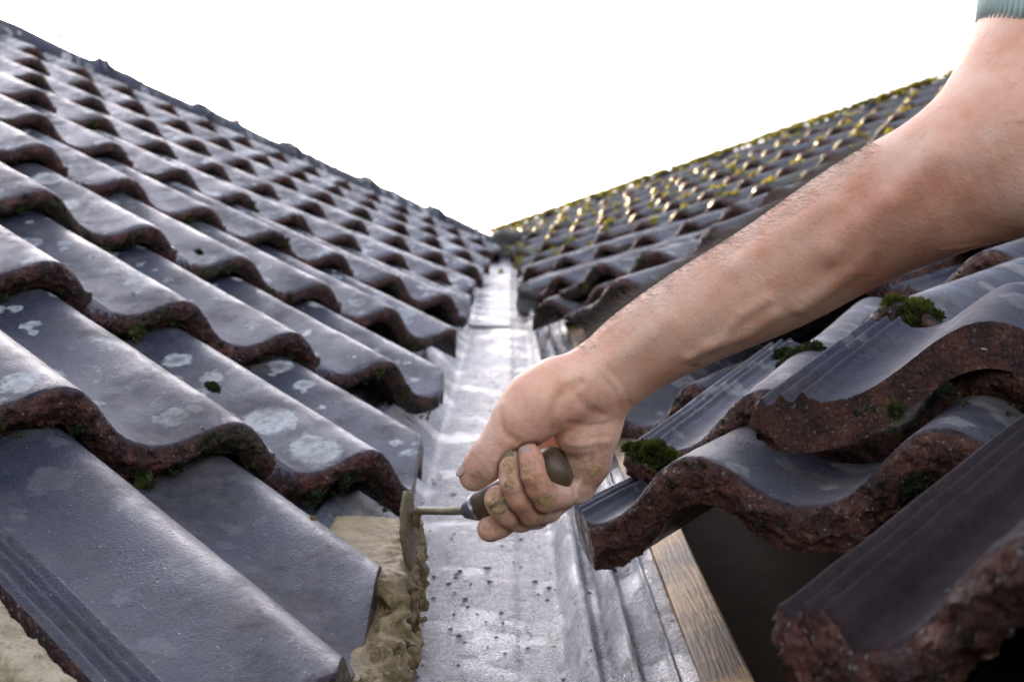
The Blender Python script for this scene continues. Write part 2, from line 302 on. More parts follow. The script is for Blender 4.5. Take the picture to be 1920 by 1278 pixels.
def tile_mesh(name, nu, nv, nn, seed, disp, mats, length=0.42, x0=-.72, x1=1.30, cuts=None, amp=AMP, TH=TH):
    us = np.linspace(x0, x1, nu); vs_ = np.concatenate([np.linspace(0, .02, max(2, nv // 5)), np.linspace(.02, length, nv)[1:]])
    nv = len(vs_); zt = prof(us, amp); AMP = amp
    tt = np.where(us > 1.02, TH * .72, TH); tt = np.where(us < -.5, TH * .6, tt)
    zb = -AMP * (1 - (0.5 + 0.5 * np.cos(2 * np.pi * us)) ** 1.3) - TH * .95
    zb = np.minimum(zb, zt - .006)
    zb = np.where(us < -.47, np.minimum(-AMP - .019, zb), zb)
    V = []; idx = {}
    rad = .0018
    def top(i, j):
        k = ('t', i, j)
        if k not in idx:
            v = vs_[j]; dz = -rad * max(0, 1 - v / rad) ** 2 if v < rad else 0
            idx[k] = len(V); V.append((us[i] * RP, v, zt[i] + dz))
        return idx[k]
    def bot(i, j):
        k = ('b', i, j)
        if k not in idx: idx[k] = len(V); V.append((us[i] * RP, vs_[j] + (.006 if j == 0 else 0), zb[i]))
        return idx[k]
    def nose(i, q):
        if q == 0: return top(i, 0)
        if q == nn: return bot(i, 0)
        k = ('n', i, q)
        if k not in idx:
            f = q / nn; bl = -.004 * math.sin(math.pi * min(1, f * 1.15)) ** 1
            idx[k] = len(V); V.append((us[i] * RP, .006 * f * f + bl, (zt[i] - rad) * (1 - f) + zb[i] * f))
        return idx[k]
    F = []; MI = []
    for i in range(nu - 1):
        for j in range(nv - 1):
            F.append((top(i, j), top(i + 1, j), top(i + 1, j + 1), top(i, j + 1))); MI.append(0)
            F.append((bot(i, j), bot(i, j + 1), bot(i + 1, j + 1), bot(i + 1, j))); MI.append(1)
        for q in range(nn):
            F.append((nose(i, q), nose(i, q + 1), nose(i + 1, q + 1), nose(i + 1, q))); MI.append(1)
        F.append((top(i, nv - 1), top(i + 1, nv - 1), bot(i + 1, nv - 1), bot(i, nv - 1))); MI.append(1)
    def side(i, fl):
        for j in range(nv - 1):
            f = (top(i, j), top(i, j + 1), bot(i, j + 1), bot(i, j)); F.append(f if not fl else f[::-1]); MI.append(1)
        f = tuple(nose(i, q) for q in range(nn + 1)); F.append(f[::-1] if fl else f); MI.append(1)
    side(0, False); side(nu - 1, True)
    V = np.array(V)
    if disp:
        S = V + seed * 3.17
        ztop = np.interp(V[:, 0] / RP, us, zt); low = np.clip((ztop - V[:, 2]) / TH, 0, 1)
        mask = np.clip(1 - (V[:, 1] - .001) / .010, 0, 1) * np.clip(.22 + low * 3.2, 0, 1)
        D = np.stack([fbm(S, 130, 3, 3), fbm(S, 130, 3, 9), fbm(S, 130, 3, 21)], 1)
        V = V + D * (mask * disp * 1.25)[:, None]
        D2 = np.stack([fbm(S, 420, 2, 73), fbm(S, 420, 2, 79), fbm(S, 420, 2, 91)], 1); V = V + D2 * (mask * disp * .55)[:, None]
        # ragged growth hanging from the lower half of the nose
        V[:, 1] -= mask * low * np.clip(fbm(S, 45, 3, 40), 0, 1) * disp * 3.2
        V[:, 2] += (1 - mask) * 0.0006 * fbm(S, 22, 2, 55)
        V[:, 2] += .0011 * mask * fbm(S, 30, 2, 60)
    me = bpy.data.meshes.new(name); me.from_pydata(V.tolist(), [], F); me.update()
    for mt in mats: me.materials.append(mt)
    me.polygons.foreach_set('material_index', np.array(MI, dtype=np.int32)); me.polygons.foreach_set('use_smooth', [True] * len(F))
    return me
def frame_matrix(org, ex, ey, ez):
    return Matrix(((ex[0], ey[0], ez[0], org[0]), (ex[1], ey[1], ez[1], org[1]), (ex[2], ey[2], ez[2], org[2]), (0, 0, 0, 1)))
def tilted(ex, ey, ez, ang):
    c, s = math.cos(ang), math.sin(ang); return ex, c * ey + s * ez, -s * ey + c * ez
def cut_tile(me, Mw, planes):
    """returns a private copy of the mesh cut by world-space planes (point, normal pointing to what is removed)"""
    m2 = me.copy(); bm = bmesh.new(); bm.from_mesh(m2); Mi = Mw.inverted()
    for p, nrm in planes:
        pl = Mi @ Vector(p); nl = (Mi.to_3x3() @ Vector(nrm)).normalized()
        r = bmesh.ops.bisect_plane(bm, geom=bm.verts[:] + bm.edges[:] + bm.faces[:], plane_co=pl, plane_no=nl, clear_outer=True)
        ed = [e for e in bm.edges if e.is_boundary]
        if ed:
            fr = bmesh.ops.triangle_fill(bm, use_beauty=True, use_dissolve=False, edges=ed)
            for g in fr['geom']:
                if isinstance(g, bmesh.types.BMFace): g.material_index = 1
    n = len(bm.verts); bm.to_mesh(m2); bm.free(); return m2 if n > 8 else None
ORD = ['zeroth', 'first', 'second', 'third', 'fourth', 'fifth', 'sixth', 'seventh', 'eighth', 'ninth', 'tenth', 'eleventh', 'twelfth', 'thirteenth', 'fourteenth', 'fifteenth', 'sixteenth', 'seventeenth', 'eighteenth', 'nineteenth', 'twentieth', 'twenty-first', 'twenty-second']
mats_l = (M_coat, M_clay)
MESH_NEAR = [tile_mesh('roof_tile_near', 280, 60, 20, s, .0017, (M_coat if s else M_coat_near, M_clay)) for s in (0, 1, 2)]
MESH_MID = [tile_mesh('roof_tile_mid', 90, 16, 6, s + 5, .0015, mats_l) for s in (0, 1, 2)]
MESH_FAR = [tile_mesh('roof_tile_far', 44, 8, 3, s + 9, .0012, mats_l) for s in (0, 1)]
NOSES = []; amp_of = {'roof_tile_right_near': .037}
def put_tile(me, org, ex, ey, ez, cuts, label, group, jitter=1.0):
    rn = random.Random(hash((round(org[0], 3), round(org[1], 3))) & 0xffff)
    yaw = R_(rn.gauss(0, .5)) * jitter; c, s = math.cos(yaw), math.sin(yaw)
    ex, ey = c * ex + s * ey, -s * ex + c * ey
    org = org + ez * rn.gauss(0, .0012) * jitter + ey * rn.gauss(0, .0025) * jitter
    Mw = frame_matrix(org, ex, ey, ez)
    if cuts:
        me = cut_tile(me, Mw, cuts)
        if me is None: return None
    o = bpy.data.objects.new('pantile', me); scene.collection.objects.link(o); o.matrix_world = Mw
    NOSES.append((org, ex, ey, ez, group, amp_of.get(me.name.split('.')[0], AMP)))
    return tag(o, label, 'roof tile', group)
# ------------------------------------------------------------------ left slope
GL = 'roof tiles on the left slope'
for r in range(0, 10):
    cv = (np.dot(np.array([0, 0, 0]) - L0, SL) / GA)                 # not used beyond documentation
    # roll index where the valley cut x = 0.004 meets the nose line of this course
    lx = .004 + .013 * max(0, 4 - r); left_cut = [((lx, 0, 0), (1, 0, 0))]
    P0 = L0 + SL * GA * r; cvr = (lx - P0[0]) / (HL[0] * RP)
    rows = []
    c = 2 * math.floor((cvr + .7) / 2)
    k = 0
    cmin = {0: -4, 1: -4, 2: -6, 3: -6, 4: -8, 5: -8, 6: -10, 7: -10, 8: -12, 9: -8}[r]
    while c >= cmin:
        org = P0 + HL * RP * c
        ex, ey, ez = tilted(HL, -SL, NL, NOSE_TILT)
        k += 1
        depth = np.dot(RC[:, 2], org - CAM)
        me = (MESH_NEAR if depth < 1.35 else MESH_MID if depth < 2.4 else MESH_FAR); me = me[(r * 7 + k * 3) % len(me)]
        if r == 9: me = MESH_NEAR[0]
        cut = left_cut if c + 4.5 > cvr - 1.2 else None
        if r == 8 and k == 1: pass
        lab = 'wet grey tile, left slope, %s course below the ridge, %s tile from the valley' % (ORD[r + 1], ORD[k])
        put_tile(me, org, ex, ey, ez, cut, lab, GL, .25 if depth < 1.3 else 1.0)
        c -= 2
# ------------------------------------------------------------------ right slope, regular part
GR = 'roof tiles on the right slope'
R0 = mir(L0) + np.array([2 * XC, 0, 0])
M_coat_dry = mat_coat('weathered_dry_coating', .3, 1.5, 1.0, (.5, .8), 0, 0); mats_r = (M_coat_r, M_clay)
RN = [tile_mesh('roof_tile_right_near', 280, 60, 22, s + 31, .0021, (M_coat_r, M_clay_red), amp=.037, TH=.032) for s in (0, 1, 2)]
RM = [tile_mesh('roof_tile_right_mid', 80, 14, 5, s + 35, .0018, mats_r) for s in (0, 1)]
RF = [tile_mesh('roof_tile_right_far', 40, 8, 3, s + 39, .0015, (M_coat_top, M_clay)) for s in (0, 1)]
right_noses = []
for r in range(-3, 6):
    P0 = R0 + SR * GA * r
    # u runs away from the valley: ex = -HR ; valley cut at x = 2*XC + .012
    rx = 2 * XC + .012 - .011 * min(4, max(0, 4 - r)); right_cut = [((rx, 0, 0), (-1, 0, 0))]
    uv = (rx - P0[0]) / (-HR[0] * RP)
    c = 2 * math.floor((uv - .6) / 2) + 1; k = 0
    cend = uv + 16
    while k < 15:
        org = P0 - HR * RP * c; k += 1
        ex, ey, ez = tilted(-HR, -SR, NR, NOSE_TILT)
        depth = np.dot(RC[:, 2], org - CAM)
        q = RC.T @ (org - CAM); px = q[0] / q[2] * FPX + 960
        if q[2] > .3 and px > 2150 and k > 3: break
        me = (RN if depth < 1.3 else RM if r > 2 else RF); me = me[(r * 5 + k * 3) % len(me)]
        cut = right_cut if c < uv + 2.2 else None
        lab = 'dark tile, right slope, %s course below the ridge, %s tile from the valley' % (ORD[r + 4], ORD[k])
        put_tile(me, org, ex, ey, ez, cut, lab, GR, 2.2)
        right_noses.append((org, r)); c += 2

# ------------------------------------------------------------------ right slope, the loosened tiles round the gap
POSE = {
 'A': ([0.1923, -0.4618, -0.0783], [[0.8362, -0.5445, 0.0659], [0.4962, 0.8023, 0.3319], [-0.2336, -0.2448, 0.941]]),
 'D0': ([0.2649, -0.3244, -0.0079], [[0.8676, -0.4931, 0.0637], [0.4301, 0.8086, 0.4015], [-0.2495, -0.3209, 0.9137]]),
 'D1': ([0.3328, -0.4564, -0.0163], [[0.8475, -0.5117, -0.1408], [0.5174, 0.7374, 0.4343], [-0.1184, -0.4409, 0.8897]]),
 'B': ([0.2554, -0.7896, -0.1553], [[0.691, -0.7208, -0.0551], [0.6625, 0.6009, 0.4473], [-0.2893, -0.3456, 0.8927]]),
 'E': ([0.1931, 0.2874, 0.0929], [[0.6256, -0.7796, 0.0277], [0.7012, 0.5775, 0.4181], [-0.3419, -0.2421, 0.908]]),
 'F': ([0.274, -0.1312, 0.1021], [[0.7636, -0.6399, -0.0865], [0.6223, 0.6936, 0.3629], [-0.1722, -0.3309, 0.9278]]),
 'b': ([0.2364, 0.4695, 0.3061], [[0.7217, -0.6921, 0.0091], [0.6291, 0.6614, 0.4083], [-0.2886, -0.289, 0.9128]]),
}
NEARER = {'A': 1.04, 'D0': .965, 'D1': .90, 'F': .96, 'E': .97, 'B': 1.0}
SH = {'D1': (44, -10), 'B': (0, -22)}
for k_, f_ in NEARER.items(): POSE[k_] = (list(CAM + (np.array(POSE[k_][0]) - CAM) * f_ + RC @ np.array([SH.get(k_, (0, 0))[0] / FPX * .7, SH.get(k_, (0, 0))[1] / FPX * .7, 0])), POSE[k_][1])
def posed(key, me, label, du=0, dv=0, dz=0, yaw=0, cuts=None):
    o, (ex, ey, ez) = POSE[key]; o, ex, ey, ez = map(np.array, (o, ex, ey, ez))
    o = o + ex * du * RP + ey * dv + ez * dz; c, s = math.cos(R_(yaw)), math.sin(R_(yaw)); ex, ey = c * ex + s * ey, -s * ex + c * ey
    cw = None
    if cuts:   # local cuts (point, normal) in the tile's own frame
        cw = [(o + ex * p[0] + ey * p[1] + ez * p[2], ex * n[0] + ey * n[1] + ez * n[2]) for p, n in cuts]
    return put_tile(me, o, ex, ey, ez, cw, label, GR, 0)
posed('A', RN[0], 'big wet red-edged roof tile in the right foreground, its cut tip beside the knuckles', cuts=[((-.098, .028, 0), (-.80, -.60, 0))])
posed('A', RN[1], 'loose roof tile lower right, right neighbour of the big red-edged tile by the hand', du=2.0, dv=.05, dz=-.01, yaw=-3)
posed('D0', RN[1], 'wet roof tile with a green moss tuft on its nose, just above the hand heel')
RD = RN[2].copy(); RD.materials[0] = M_coat_dry; amp_of[RD.name.split('.')[0]] = .037
posed('D1', RD, 'grooved cut roof tile lying loose on top of the others below the forearm', cuts=[((-.10, .0, 0), (.72, -.69, 0)), ((0, .235, 0), (0, 1, 0))])
RB = tile_mesh('deep_pan_tile', 280, 60, 22, 47, .0021, (M_coat_dk, M_clay_red), amp=.046, TH=.032); amp_of['deep_pan_tile'] = .046
posed('B', RB, 'dark wet roof tile with wide grooved edge at the bottom right corner')
posed('B', RB, 'lowest roof tile at the bottom right corner, peeping out under the dark pan tile', du=.15, dv=-.05, dz=-.055)
posed('E', RN[2], 'roof tile right behind the wrist, its nose ending over the mossy tile')
posed('F', RN[0], 'roof tile just below the forearm with a thick moss cushion on its roll', cuts=[((.10, 0, 0), (-1, -.1, 0))])
posed('F', RN[2], 'roof tile at the right photo edge directly under the elbow', du=2.0, dv=.01)
for k in range(3): posed('F', RN[k], 'tile half hidden by the forearm, above the moss cushion, %s of three' % ['nearest the valley', 'middle', 'farthest right'][k], du=2 * k - 1.2, dv=.31, dz=.01)
for k in range(5): posed('b', RM[k % 2], 'loosened tile above the forearm, %s in the course overhanging the orange battens' % ORD[k + 1], du=2 * k, dv=-.006 * k, dz=.004 * (k % 2), yaw=[0, 1.5, -1, 2, 0][k])

def on_right(px, py, off):
    d = RC @ np.array([(px - 960) / FPX, (py - 639) / FPX, 1]); k = ((R0 - CAM) @ NR + off) / (NR @ d); return CAM + d * k
for i_, (px, py, off, yw, tl, lab) in enumerate([(1215, 470, .055, 16, -3, 'askew loose tile lying on the right slope above the wrist, nearest the valley'), (1330, 425, .06, -14, 2, 'askew loose tile on the right slope, middle of the three above the forearm'),
        (1120, 492, .035, 9, -6, 'tilted loose tile beside the valley with a dark gap beneath its roll'), (1455, 352, .06, 20, -2, 'askew loose tile high on the right slope, farthest right of the three above the forearm')]):
    ex, ey, ez = tilted(-HR, -SR, NR, NOSE_TILT + R_(tl)); c, s = math.cos(R_(yw)), math.sin(R_(yw)); ex, ey = c * ex + s * ey, -s * ex + c * ey
    put_tile(RM[i_ % 2], on_right(px, py, off), ex, ey, ez, None, lab, GR, 0)
# ------------------------------------------------------------------ underlay sheets
def slab(name, o, a, b, n, la, lb, th, mat, parent=None, a0=0, b0=0):
    V = []
    for z in (0, -th):
        for s, t in ((a0, b0), (la, b0), (la, lb), (a0, lb)): V.append(o + a * s + b * t + n * z)
    return mesh_obj(name, V, [(0, 1, 2, 3), (7, 6, 5, 4), (0, 4, 5, 1), (1, 5, 6, 2), (2, 6, 7, 3), (3, 7, 4, 0)], mat, parent, smooth=False)
DECK = 0.082
def deck_poly(sign, name, label):
    # polygon on the deck plane between ridge and valley
    if sign < 0: H, S, N, O = HL, SL, NL, L0
    else: H, S, N, O = HR, SR, NR, R0
    zr = (-1.15 if sign < 0 else -4.15) * GA; xv = XC
    O = O - N * (DECK if sign < 0 else DECK + .045)
    if sign > 0: xv = .222
    top0 = O + S * zr; xa = (xv - top0[0]) / H[0]
    top_in = top0 + H * xa
    bot0 = O + S * (GA * 11.5); xb = (xv - bot0[0]) / H[0]; bot_in = bot0 + H * xb
    top_out = top_in - H * 6.0; bot_out = bot_in - H * 3.0
    V = [top_in, top_out, bot_out, bot_in]; V += [v - N * .012 for v in V]
    o = mesh_obj(name, V, [(0, 1, 2, 3), (7, 6, 5, 4), (0, 4, 5, 1), (1, 5, 6, 2), (2, 6, 7, 3), (3, 7, 4, 0)], M_felt, smooth=False)
    return tag(o, label, 'underlay')
deck_poly(-1, 'roof_underlay', 'black roofing felt underlay beneath the left slope tiles')
deck_poly(1, 'roof_underlay', 'black roofing felt underlay in the dark gap under the right slope tiles')
# ------------------------------------------------------------------ battens
def beam(name, p0, p1, up, wdt, hgt, mat, seed=0):
    p0 = np.asarray(p0); p1 = np.asarray(p1); d = unit(p1 - p0); sd_ = unit(np.cross(d, up)); up = np.cross(sd_, d); L = np.linalg.norm(p1 - p0)
    n = 24; V = []; F = []
    cs = [(-.5, 0), (-.46, .5), (-.42, .98), (-.38, 1), (.38, 1), (.42, .98), (.46, .5), (.5, 0)]
    for i in range(n + 1):
        for a, b in cs:
            t = L * i / n; j = fbm(np.array([[t, a, b]]), 9, 2, seed)[0] * .0012
            V.append((a * wdt + j, t, b * hgt + j * .6))
    k = len(cs)
    for i in range(n):
        for j in range(k): F.append((i * k + j, i * k + (j + 1) % k, (i + 1) * k + (j + 1) % k, (i + 1) * k + j))
    F.append(tuple(range(k))[::-1]); F.append(tuple(n * k + j for j in range(k)))
    o = mesh_obj(name, V, F, mat, smooth=False); o.matrix_world = frame_matrix(p0, sd_, d, up); return o
def vpos(x, h, y): return np.array([x, 0, FLOOR]) + VN * h + VD * (y / VD[1])
b1 = beam('valley_batten', vpos(.234, .030, -1.0), vpos(.234, .030, 3.6), NR, .034, .024, M_batten, 3)
tag(b1, 'pale wooden board running beside the metal valley gutter under the right slope tiles', 'batten')
b2 = beam('valley_batten', vpos(-.105, .036, -.9), vpos(-.105, .036, 3.6), NL, .040, .024, M_batten, 5)
tag(b2, 'wooden board beside the valley gutter under the left slope tiles', 'batten')
for r in range(-2, 6):
    P0 = R0 + SR * (GA * r - .335) - NR * (DECK - .002); a = (.27 - P0[0]) / HR[0]; p = P0 + HR * a
    o = beam('roof_batten', p, p - HR * 2.2, NR, .038, .025, M_batten, r)
    tag(o, 'wooden tile batten under the right slope, below the %s course from the ridge' % ORD[r + 4], 'batten', 'tile battens under the right slope')
# ------------------------------------------------------------------ gutter
GP = [(-.175, .092), (-.16, .0855), (-.14, .077), (-.118, .069), (-.106, .066), (-.100, .073), (-.092, .072), (-.085, .0575), (-.074, .052), (-.066, .058), (-.059, .059), (-.051, .047),
      (-.040, .0385), (-.020, .0235), (-.004, .0085), (.004, .002), (.012, .0), (.035, .0003), (.060, .0015), (.099, .0030), (.102, .0022), (.105, .0008), (.120, .0), (.134, .0), (.138, .002),
      (.141, .013), (.144, .025), (.148, .0315), (.153, .029), (.157, .017), (.161, .0105), (.166, .012), (.170, .026), (.174, .0335), (.179, .031), (.183, .020), (.187, .016), (.193, .018), (.200, .0235), (.203, .032), (.206, .0275), (.213, .033), (.2165, .0345)]
def gutter(name, y0, y1, lift, label, seed):
    gp = np.array(GP); t = np.r_[0, np.cumsum(np.linalg.norm(np.diff(gp, axis=0), axis=1))]
    tt = np.linspace(0, t[-1], 420); X = np.interp(tt, t, gp[:, 0]); Hh = np.interp(tt, t, gp[:, 1])
    ker = np.array([1, 2, 3, 2, 1]) / 9.; Hh[2:-2] = np.convolve(Hh, ker, 'valid'); X[2:-2] = np.convolve(X, ker, 'valid')
    n = int((y1 - y0) / .020); V = []; F = []
    ys = np.linspace(y0, y1, n + 1)
    base = np.array([[x, h, 0] for x, h in zip(X, Hh)])
    for i, y in enumerate(ys):
        P = np.stack([X, Hh * 0, np.full_like(X, y)], 1)
        wob = fbm(P * np.array([1, 1, .7]), 6, 2, seed) * .00022 + fbm(P, 60, 2, seed + 5) * .000025
        edge = np.where((X > .141) | (X < 0), 1.4, .8)
        ripple = np.where(X > .198, .0008 * np.sin(y * 2 * np.pi / .032) * np.clip(fbm(P, 6, 1, 4) + .3, 0, 1), 0)
        hh = Hh + wob * edge + lift + ripple
        yy = y
        for x, h in zip(X, hh): V.append(vpos(x, h, yy))
    V = np.array(V); k = len(X)
    V2 = V - VN * .0012
    for i in range(n):
        for j in range(k - 1):
            a = i * k + j; F.append((a, a + 1, a + k + 1, a + k)); N_ = len(V); F.append((N_ + a, N_ + a + k, N_ + a + k + 1, N_ + a + 1))
    N_ = len(V)
    for j in range(k - 1): F.append((j, N_ + j, N_ + j + 1, j + 1)); a = n * k + j; F.append((a, a + 1, N_ + a + 1, N_ + a))
    for i in range(n):
        a = i * k; F.append((a, a + k, N_ + a + k, N_ + a)); a = i * k + k - 1; F.append((a, N_ + a, N_ + a + k, a + k))
    o = mesh_obj(name, np.vstack([V, V2]), F, M_metal); return tag(o, label, 'gutter', 'metal valley gutter lengths')
gutter('valley_gutter', -1.0, 1.72, 0, 'wet metal valley gutter length passing under the hand, nearest the camera', 2)
gutter('valley_gutter', 1.60, 4.35, .0045, 'upper metal valley gutter length, above the dark wavy joint line', 8)

# ------------------------------------------------------------------ ridge caps
M_cap = mat_coat('grey_lichened_ridge', 1.0, 1.7, .8, (.6, .85), .3, .05); M_capm = mat_coat('mossy_ridge', .2, 1.0, .9, (.5, .7), .9)
def ridge_caps(H, p_start, n, L, mat, lab, grp, seed):
    for i in range(n):
        side = unit(np.cross(H, [0, 0, 1])); V = []; F = []; na, nl = 22, 8
        rn = np.random.RandomState(seed + i)
        for q, (ro) in enumerate((0, -.018)):
            for j in range(nl + 1):
                t = j / nl; rad = .082 + ro + (.014 if j == 0 else .010 * (1 - t) * 0 + .003 * math.sin(t * 7))
                for a in range(na + 1):
                    an = math.pi * (a / na) * 1.02 - .03
                    V.append(side * math.cos(an) * rad * 1.25 + np.array([0, 0, 1]) * (math.sin(an) * rad - .02) + H * (t * (L + .05)))
        V = np.array(V); V += np.stack([fbm(V + i, 30, 2, k) for k in range(3)], 1) * .003
        k = na + 1; N_ = (nl + 1) * k
        for j in range(nl):
            for a in range(na):
                u = j * k + a; F.append((u, u + 1, u + k + 1, u + k)); F.append((N_ + u, N_ + u + k, N_ + u + k + 1, N_ + u + 1))
        for a in range(na): F.append((a, N_ + a, N_ + a + 1, a + 1)); u = nl * k + a; F.append((u, u + 1, N_ + u + 1, N_ + u))
        for j in range(nl): u = j * k; F.append((u, u + k, N_ + u + k, N_ + u)); u += na; F.append((u, N_ + u, N_ + u + k, u + k))
        o = mesh_obj('ridge_cap', V, F, mat, loc=tuple(p_start + H * L * i)); tag(o, lab % ORD[n - i], 'ridge tile', grp)
RL = L0 + SL * GA * -1.12 - np.array([0, 0, .072]); a = (-1.77 - RL[0]) / HL[0]
a_l = a
ridge_caps(HL, RL + HL * a, 7, .40, M_cap, 'grey lichened ridge cap on the left ridge, %s from the valley', 'ridge caps on the left ridge', 50)
RR = R0 + SR * GA * -4.1 - np.array([0, 0, .085]); a = (2.62 - RR[0]) / HR[0]
ridge_caps(HR, RR + HR * a, 10, .40, M_capm, 'mossy sunlit ridge cap on the right ridge, %s from the valley', 'ridge caps on the right ridge', 80)
# ------------------------------------------------------------------ mortar
def sdf_obj(name, fn, lo, hi, h, mat, parent=None, relax=1):
    V, F = surface_nets(fn, lo, hi, h)
    return mesh_obj(name, V, F, mat, parent)
MC = [(at(745, 985, .868), .011), (at(735, 1035, .845), .014), (at(725, 1085, .815), .0135), (at(712, 1140, .782), .0125), (at(690, 1205, .735), .011), (at(664, 1290, .675), .011), (at(636, 1400, .61), .011)]
LUMP = [(at(748, 1085, .818), .007), (at(738, 1128, .80), .008), (at(716, 1190, .755), .006)]
BOXC = at(700, 990, .885) - NL * .004
MC = [(c_ - np.array([.003, 0, 0]), r_ + .0022) for c_, r_ in MC]
def wall(P, x0, x1, h0, h1, y0, y1, r):
    l = np.stack([P[:, 0], (P - np.array([0, 0, FLOOR])) @ VN, (P - np.array([0, 0, FLOOR])) @ VD * VD[1]], 1)
    c = np.array([(x0 + x1) / 2, (h0 + h1) / 2, (y0 + y1) / 2]); hs = np.array([(x1 - x0) / 2, (h1 - h0) / 2, (y1 - y0) / 2]) - r
    q = np.abs(l - c) - hs; return np.linalg.norm(np.maximum(q, 0), axis=1) + np.minimum(q.max(1), 0) - r
def mortar_fn(P):
    sl = P[:, 0] + .10 * ((P - np.array([0, 0, FLOOR])) @ VN)            # face leans back towards the tile
    Pl = P.copy(); Pl[:, 0] = sl - .005
    edge_h = .046 + .012 * np.sin((P[:, 1] + .05) * 21.)
    a_ = wall(Pl, -.006, .022, .002, .050, -.90, -.24, .005) + .25 * (edge_h - .046)
    b_ = wall(Pl, -.046, .022, .012, .069, -.315, -.16, .005) + .0012 * fbm(P, 150, 2, 3)
    face = np.clip((P[:, 0] - .002) / .010, 0, 1)                              # crumbly only on the outer face
    n = np.abs(vnoise(P, 62, 5)); rough = .0125 * n - .0045 - .0070 * fbm(P, 105, 4, 8) + .004 * vnoise(P, 28, 15) + .0014 * fbm(P, 330, 2, 19)
    lowm = np.clip((.078 - (P - np.array([0, 0, FLOOR])) @ VN) / .02, 0, 1)
    d = smin(a_ + .0010 * fbm(P, 200, 3, 9), b_, .004) 
    return d + rough * face * (.15 + .85 * lowm)
o = sdf_obj('mortar_bed', mortar_fn, BOXC.min() * 0 + np.array([-.06, -.92, -.46]), np.array([.045, -.18, -.06]), .0016, M_mortar)
tag(o, 'wet ochre mortar packed under the cut tiles beside the trowel blade', 'mortar')
E0 = L0 + SL * GA * 9 + HL * RP * (2 * math.floor(((0.004 - (L0 + SL * GA * 9)[0]) / (HL[0] * RP) + .7) / 2)); exl, eyl, ezl = tilted(HL, -SL, NL, NOSE_TILT)
BL = np.stack([exl, eyl, ezl], 1)
def mortar2_fn(P):
    l = (P - E0) @ BL
    def bx(c, hsz, r): q = np.abs(l - np.array(c)) - np.array(hsz); return np.linalg.norm(np.maximum(q, 0), axis=1) + np.minimum(q.max(1), 0) - r
    a = bx((-.128, .14, -.062), (.009, .20, .020), .004) ; b = bx((-.200, .14, -.078), (.050, .20, .024), .004)
    return np.minimum(a, b) - .0022 * fbm(P, 90, 3, 4) - .0008 * fbm(P, 320, 2, 6)
c0 = E0 + BL @ np.array([-.16, .14, -.06])
o = sdf_obj('mortar_bed', mortar2_fn, c0 - .26, c0 + .26, .0022, mat_mortar('pale_ochre_mortar', (.38, .29, .17), (.70, .58, .39)))
tag(o, 'pale ochre mortar ledge with a groove in the bottom left corner', 'mortar')
def lump(name, c, sz, mat, lab, cat, h=.004, amp=.01, fr=30, rot=None):
    c = np.asarray(c); sz = np.array(sz)
    def fn(P):
        l = P - c
        if rot is not None: l = l @ rot
        q = np.abs(l) - sz * .7; return np.linalg.norm(np.maximum(q, 0), axis=1) + np.minimum(q.max(1), 0) - sz.min() * .3 - amp * fbm(P, fr, 3, 2)
    m = sz.max() * 1.1 + amp * 2.5
    return tag(sdf_obj(name, fn, c - m, c + m, h, mat), lab, cat)
VB = np.stack([[1, 0, 0], VD, VN], 1)
lump('mortar_lump', vpos(.142, .045, 1.85), (.024, .13, .036), M_mortar_old, 'old grey mortar lump on the right edge of the gutter, beside the joint', 'mortar', .004, .007, 40, VB)
lump('mortar_lump', vpos(.080, .035, 4.1), (.060, .14, .085), M_mortar_old, 'dark lump closing the top of the valley gutter', 'mortar', .006, .008, 25, VB)
lump('mortar_crumb', at(722, 1229, .79) , (.006, .006, .004), M_mortar, 'small ochre mortar crumb lying on the gutter below the mortar', 'mortar crumb', .0008, .002, 200)
# ------------------------------------------------------------------ moss and grit
def moss_tufts(spots, seed, blade=.004):
    """spots: (centre, normal, radius, number of leaves)"""
    rs = np.random.RandomState(seed); V = []; F = []
    for c, nrm, R, n in spots:
        nrm = unit(nrm)
        for k in range(n):
            d = rs.normal(size=3); d /= np.linalg.norm(d)
            if d @ nrm < -.1: d = d - 2 * (d @ nrm) * nrm
            rr = R * rs.uniform(.35, 1) ** .6; flat = 1 - .35 * abs(d @ nrm)
            p = c + d * rr * flat * np.array([1, 1, 1]); dirn = unit(d + nrm * .6 + rs.normal(size=3) * .5); L = blade * (.5 if n in (200, 40) else 1) * min(1, R / .007) * rs.uniform(.6, 1.5); sdv = unit(np.cross(dirn, rs.normal(size=3))) * L * .22
            i = len(V); V += [p - sdv, p + sdv, p + dirn * L * .6 + sdv * .9, p + dirn * L, p + dirn * L * .55 - sdv * .9]; F.append((i, i + 1, i + 2, i + 3, i + 4))
            if k % 4 == 0:
                q = c + d * rr * .55; e = [unit(rs.normal(size=3)) * R * .42 for _ in range(4)]; i = len(V); V += [q + x for x in e]; F += [(i, i + 1, i + 2), (i, i + 2, i + 3), (i, i + 3, i + 1), (i + 1, i + 3, i + 2)]
    return V, F
def moss_obj(name, spots, mat, lab, cat='moss', kind=None, seed=1, blade=.004, group=None):
    V, F = moss_tufts(spots, seed, blade); o = mesh_obj(name, V, F, mat, smooth=False); return tag(o, lab, cat, group, kind)
rs = np.random.RandomState(5); mdk = []; mgr = []; myl = []
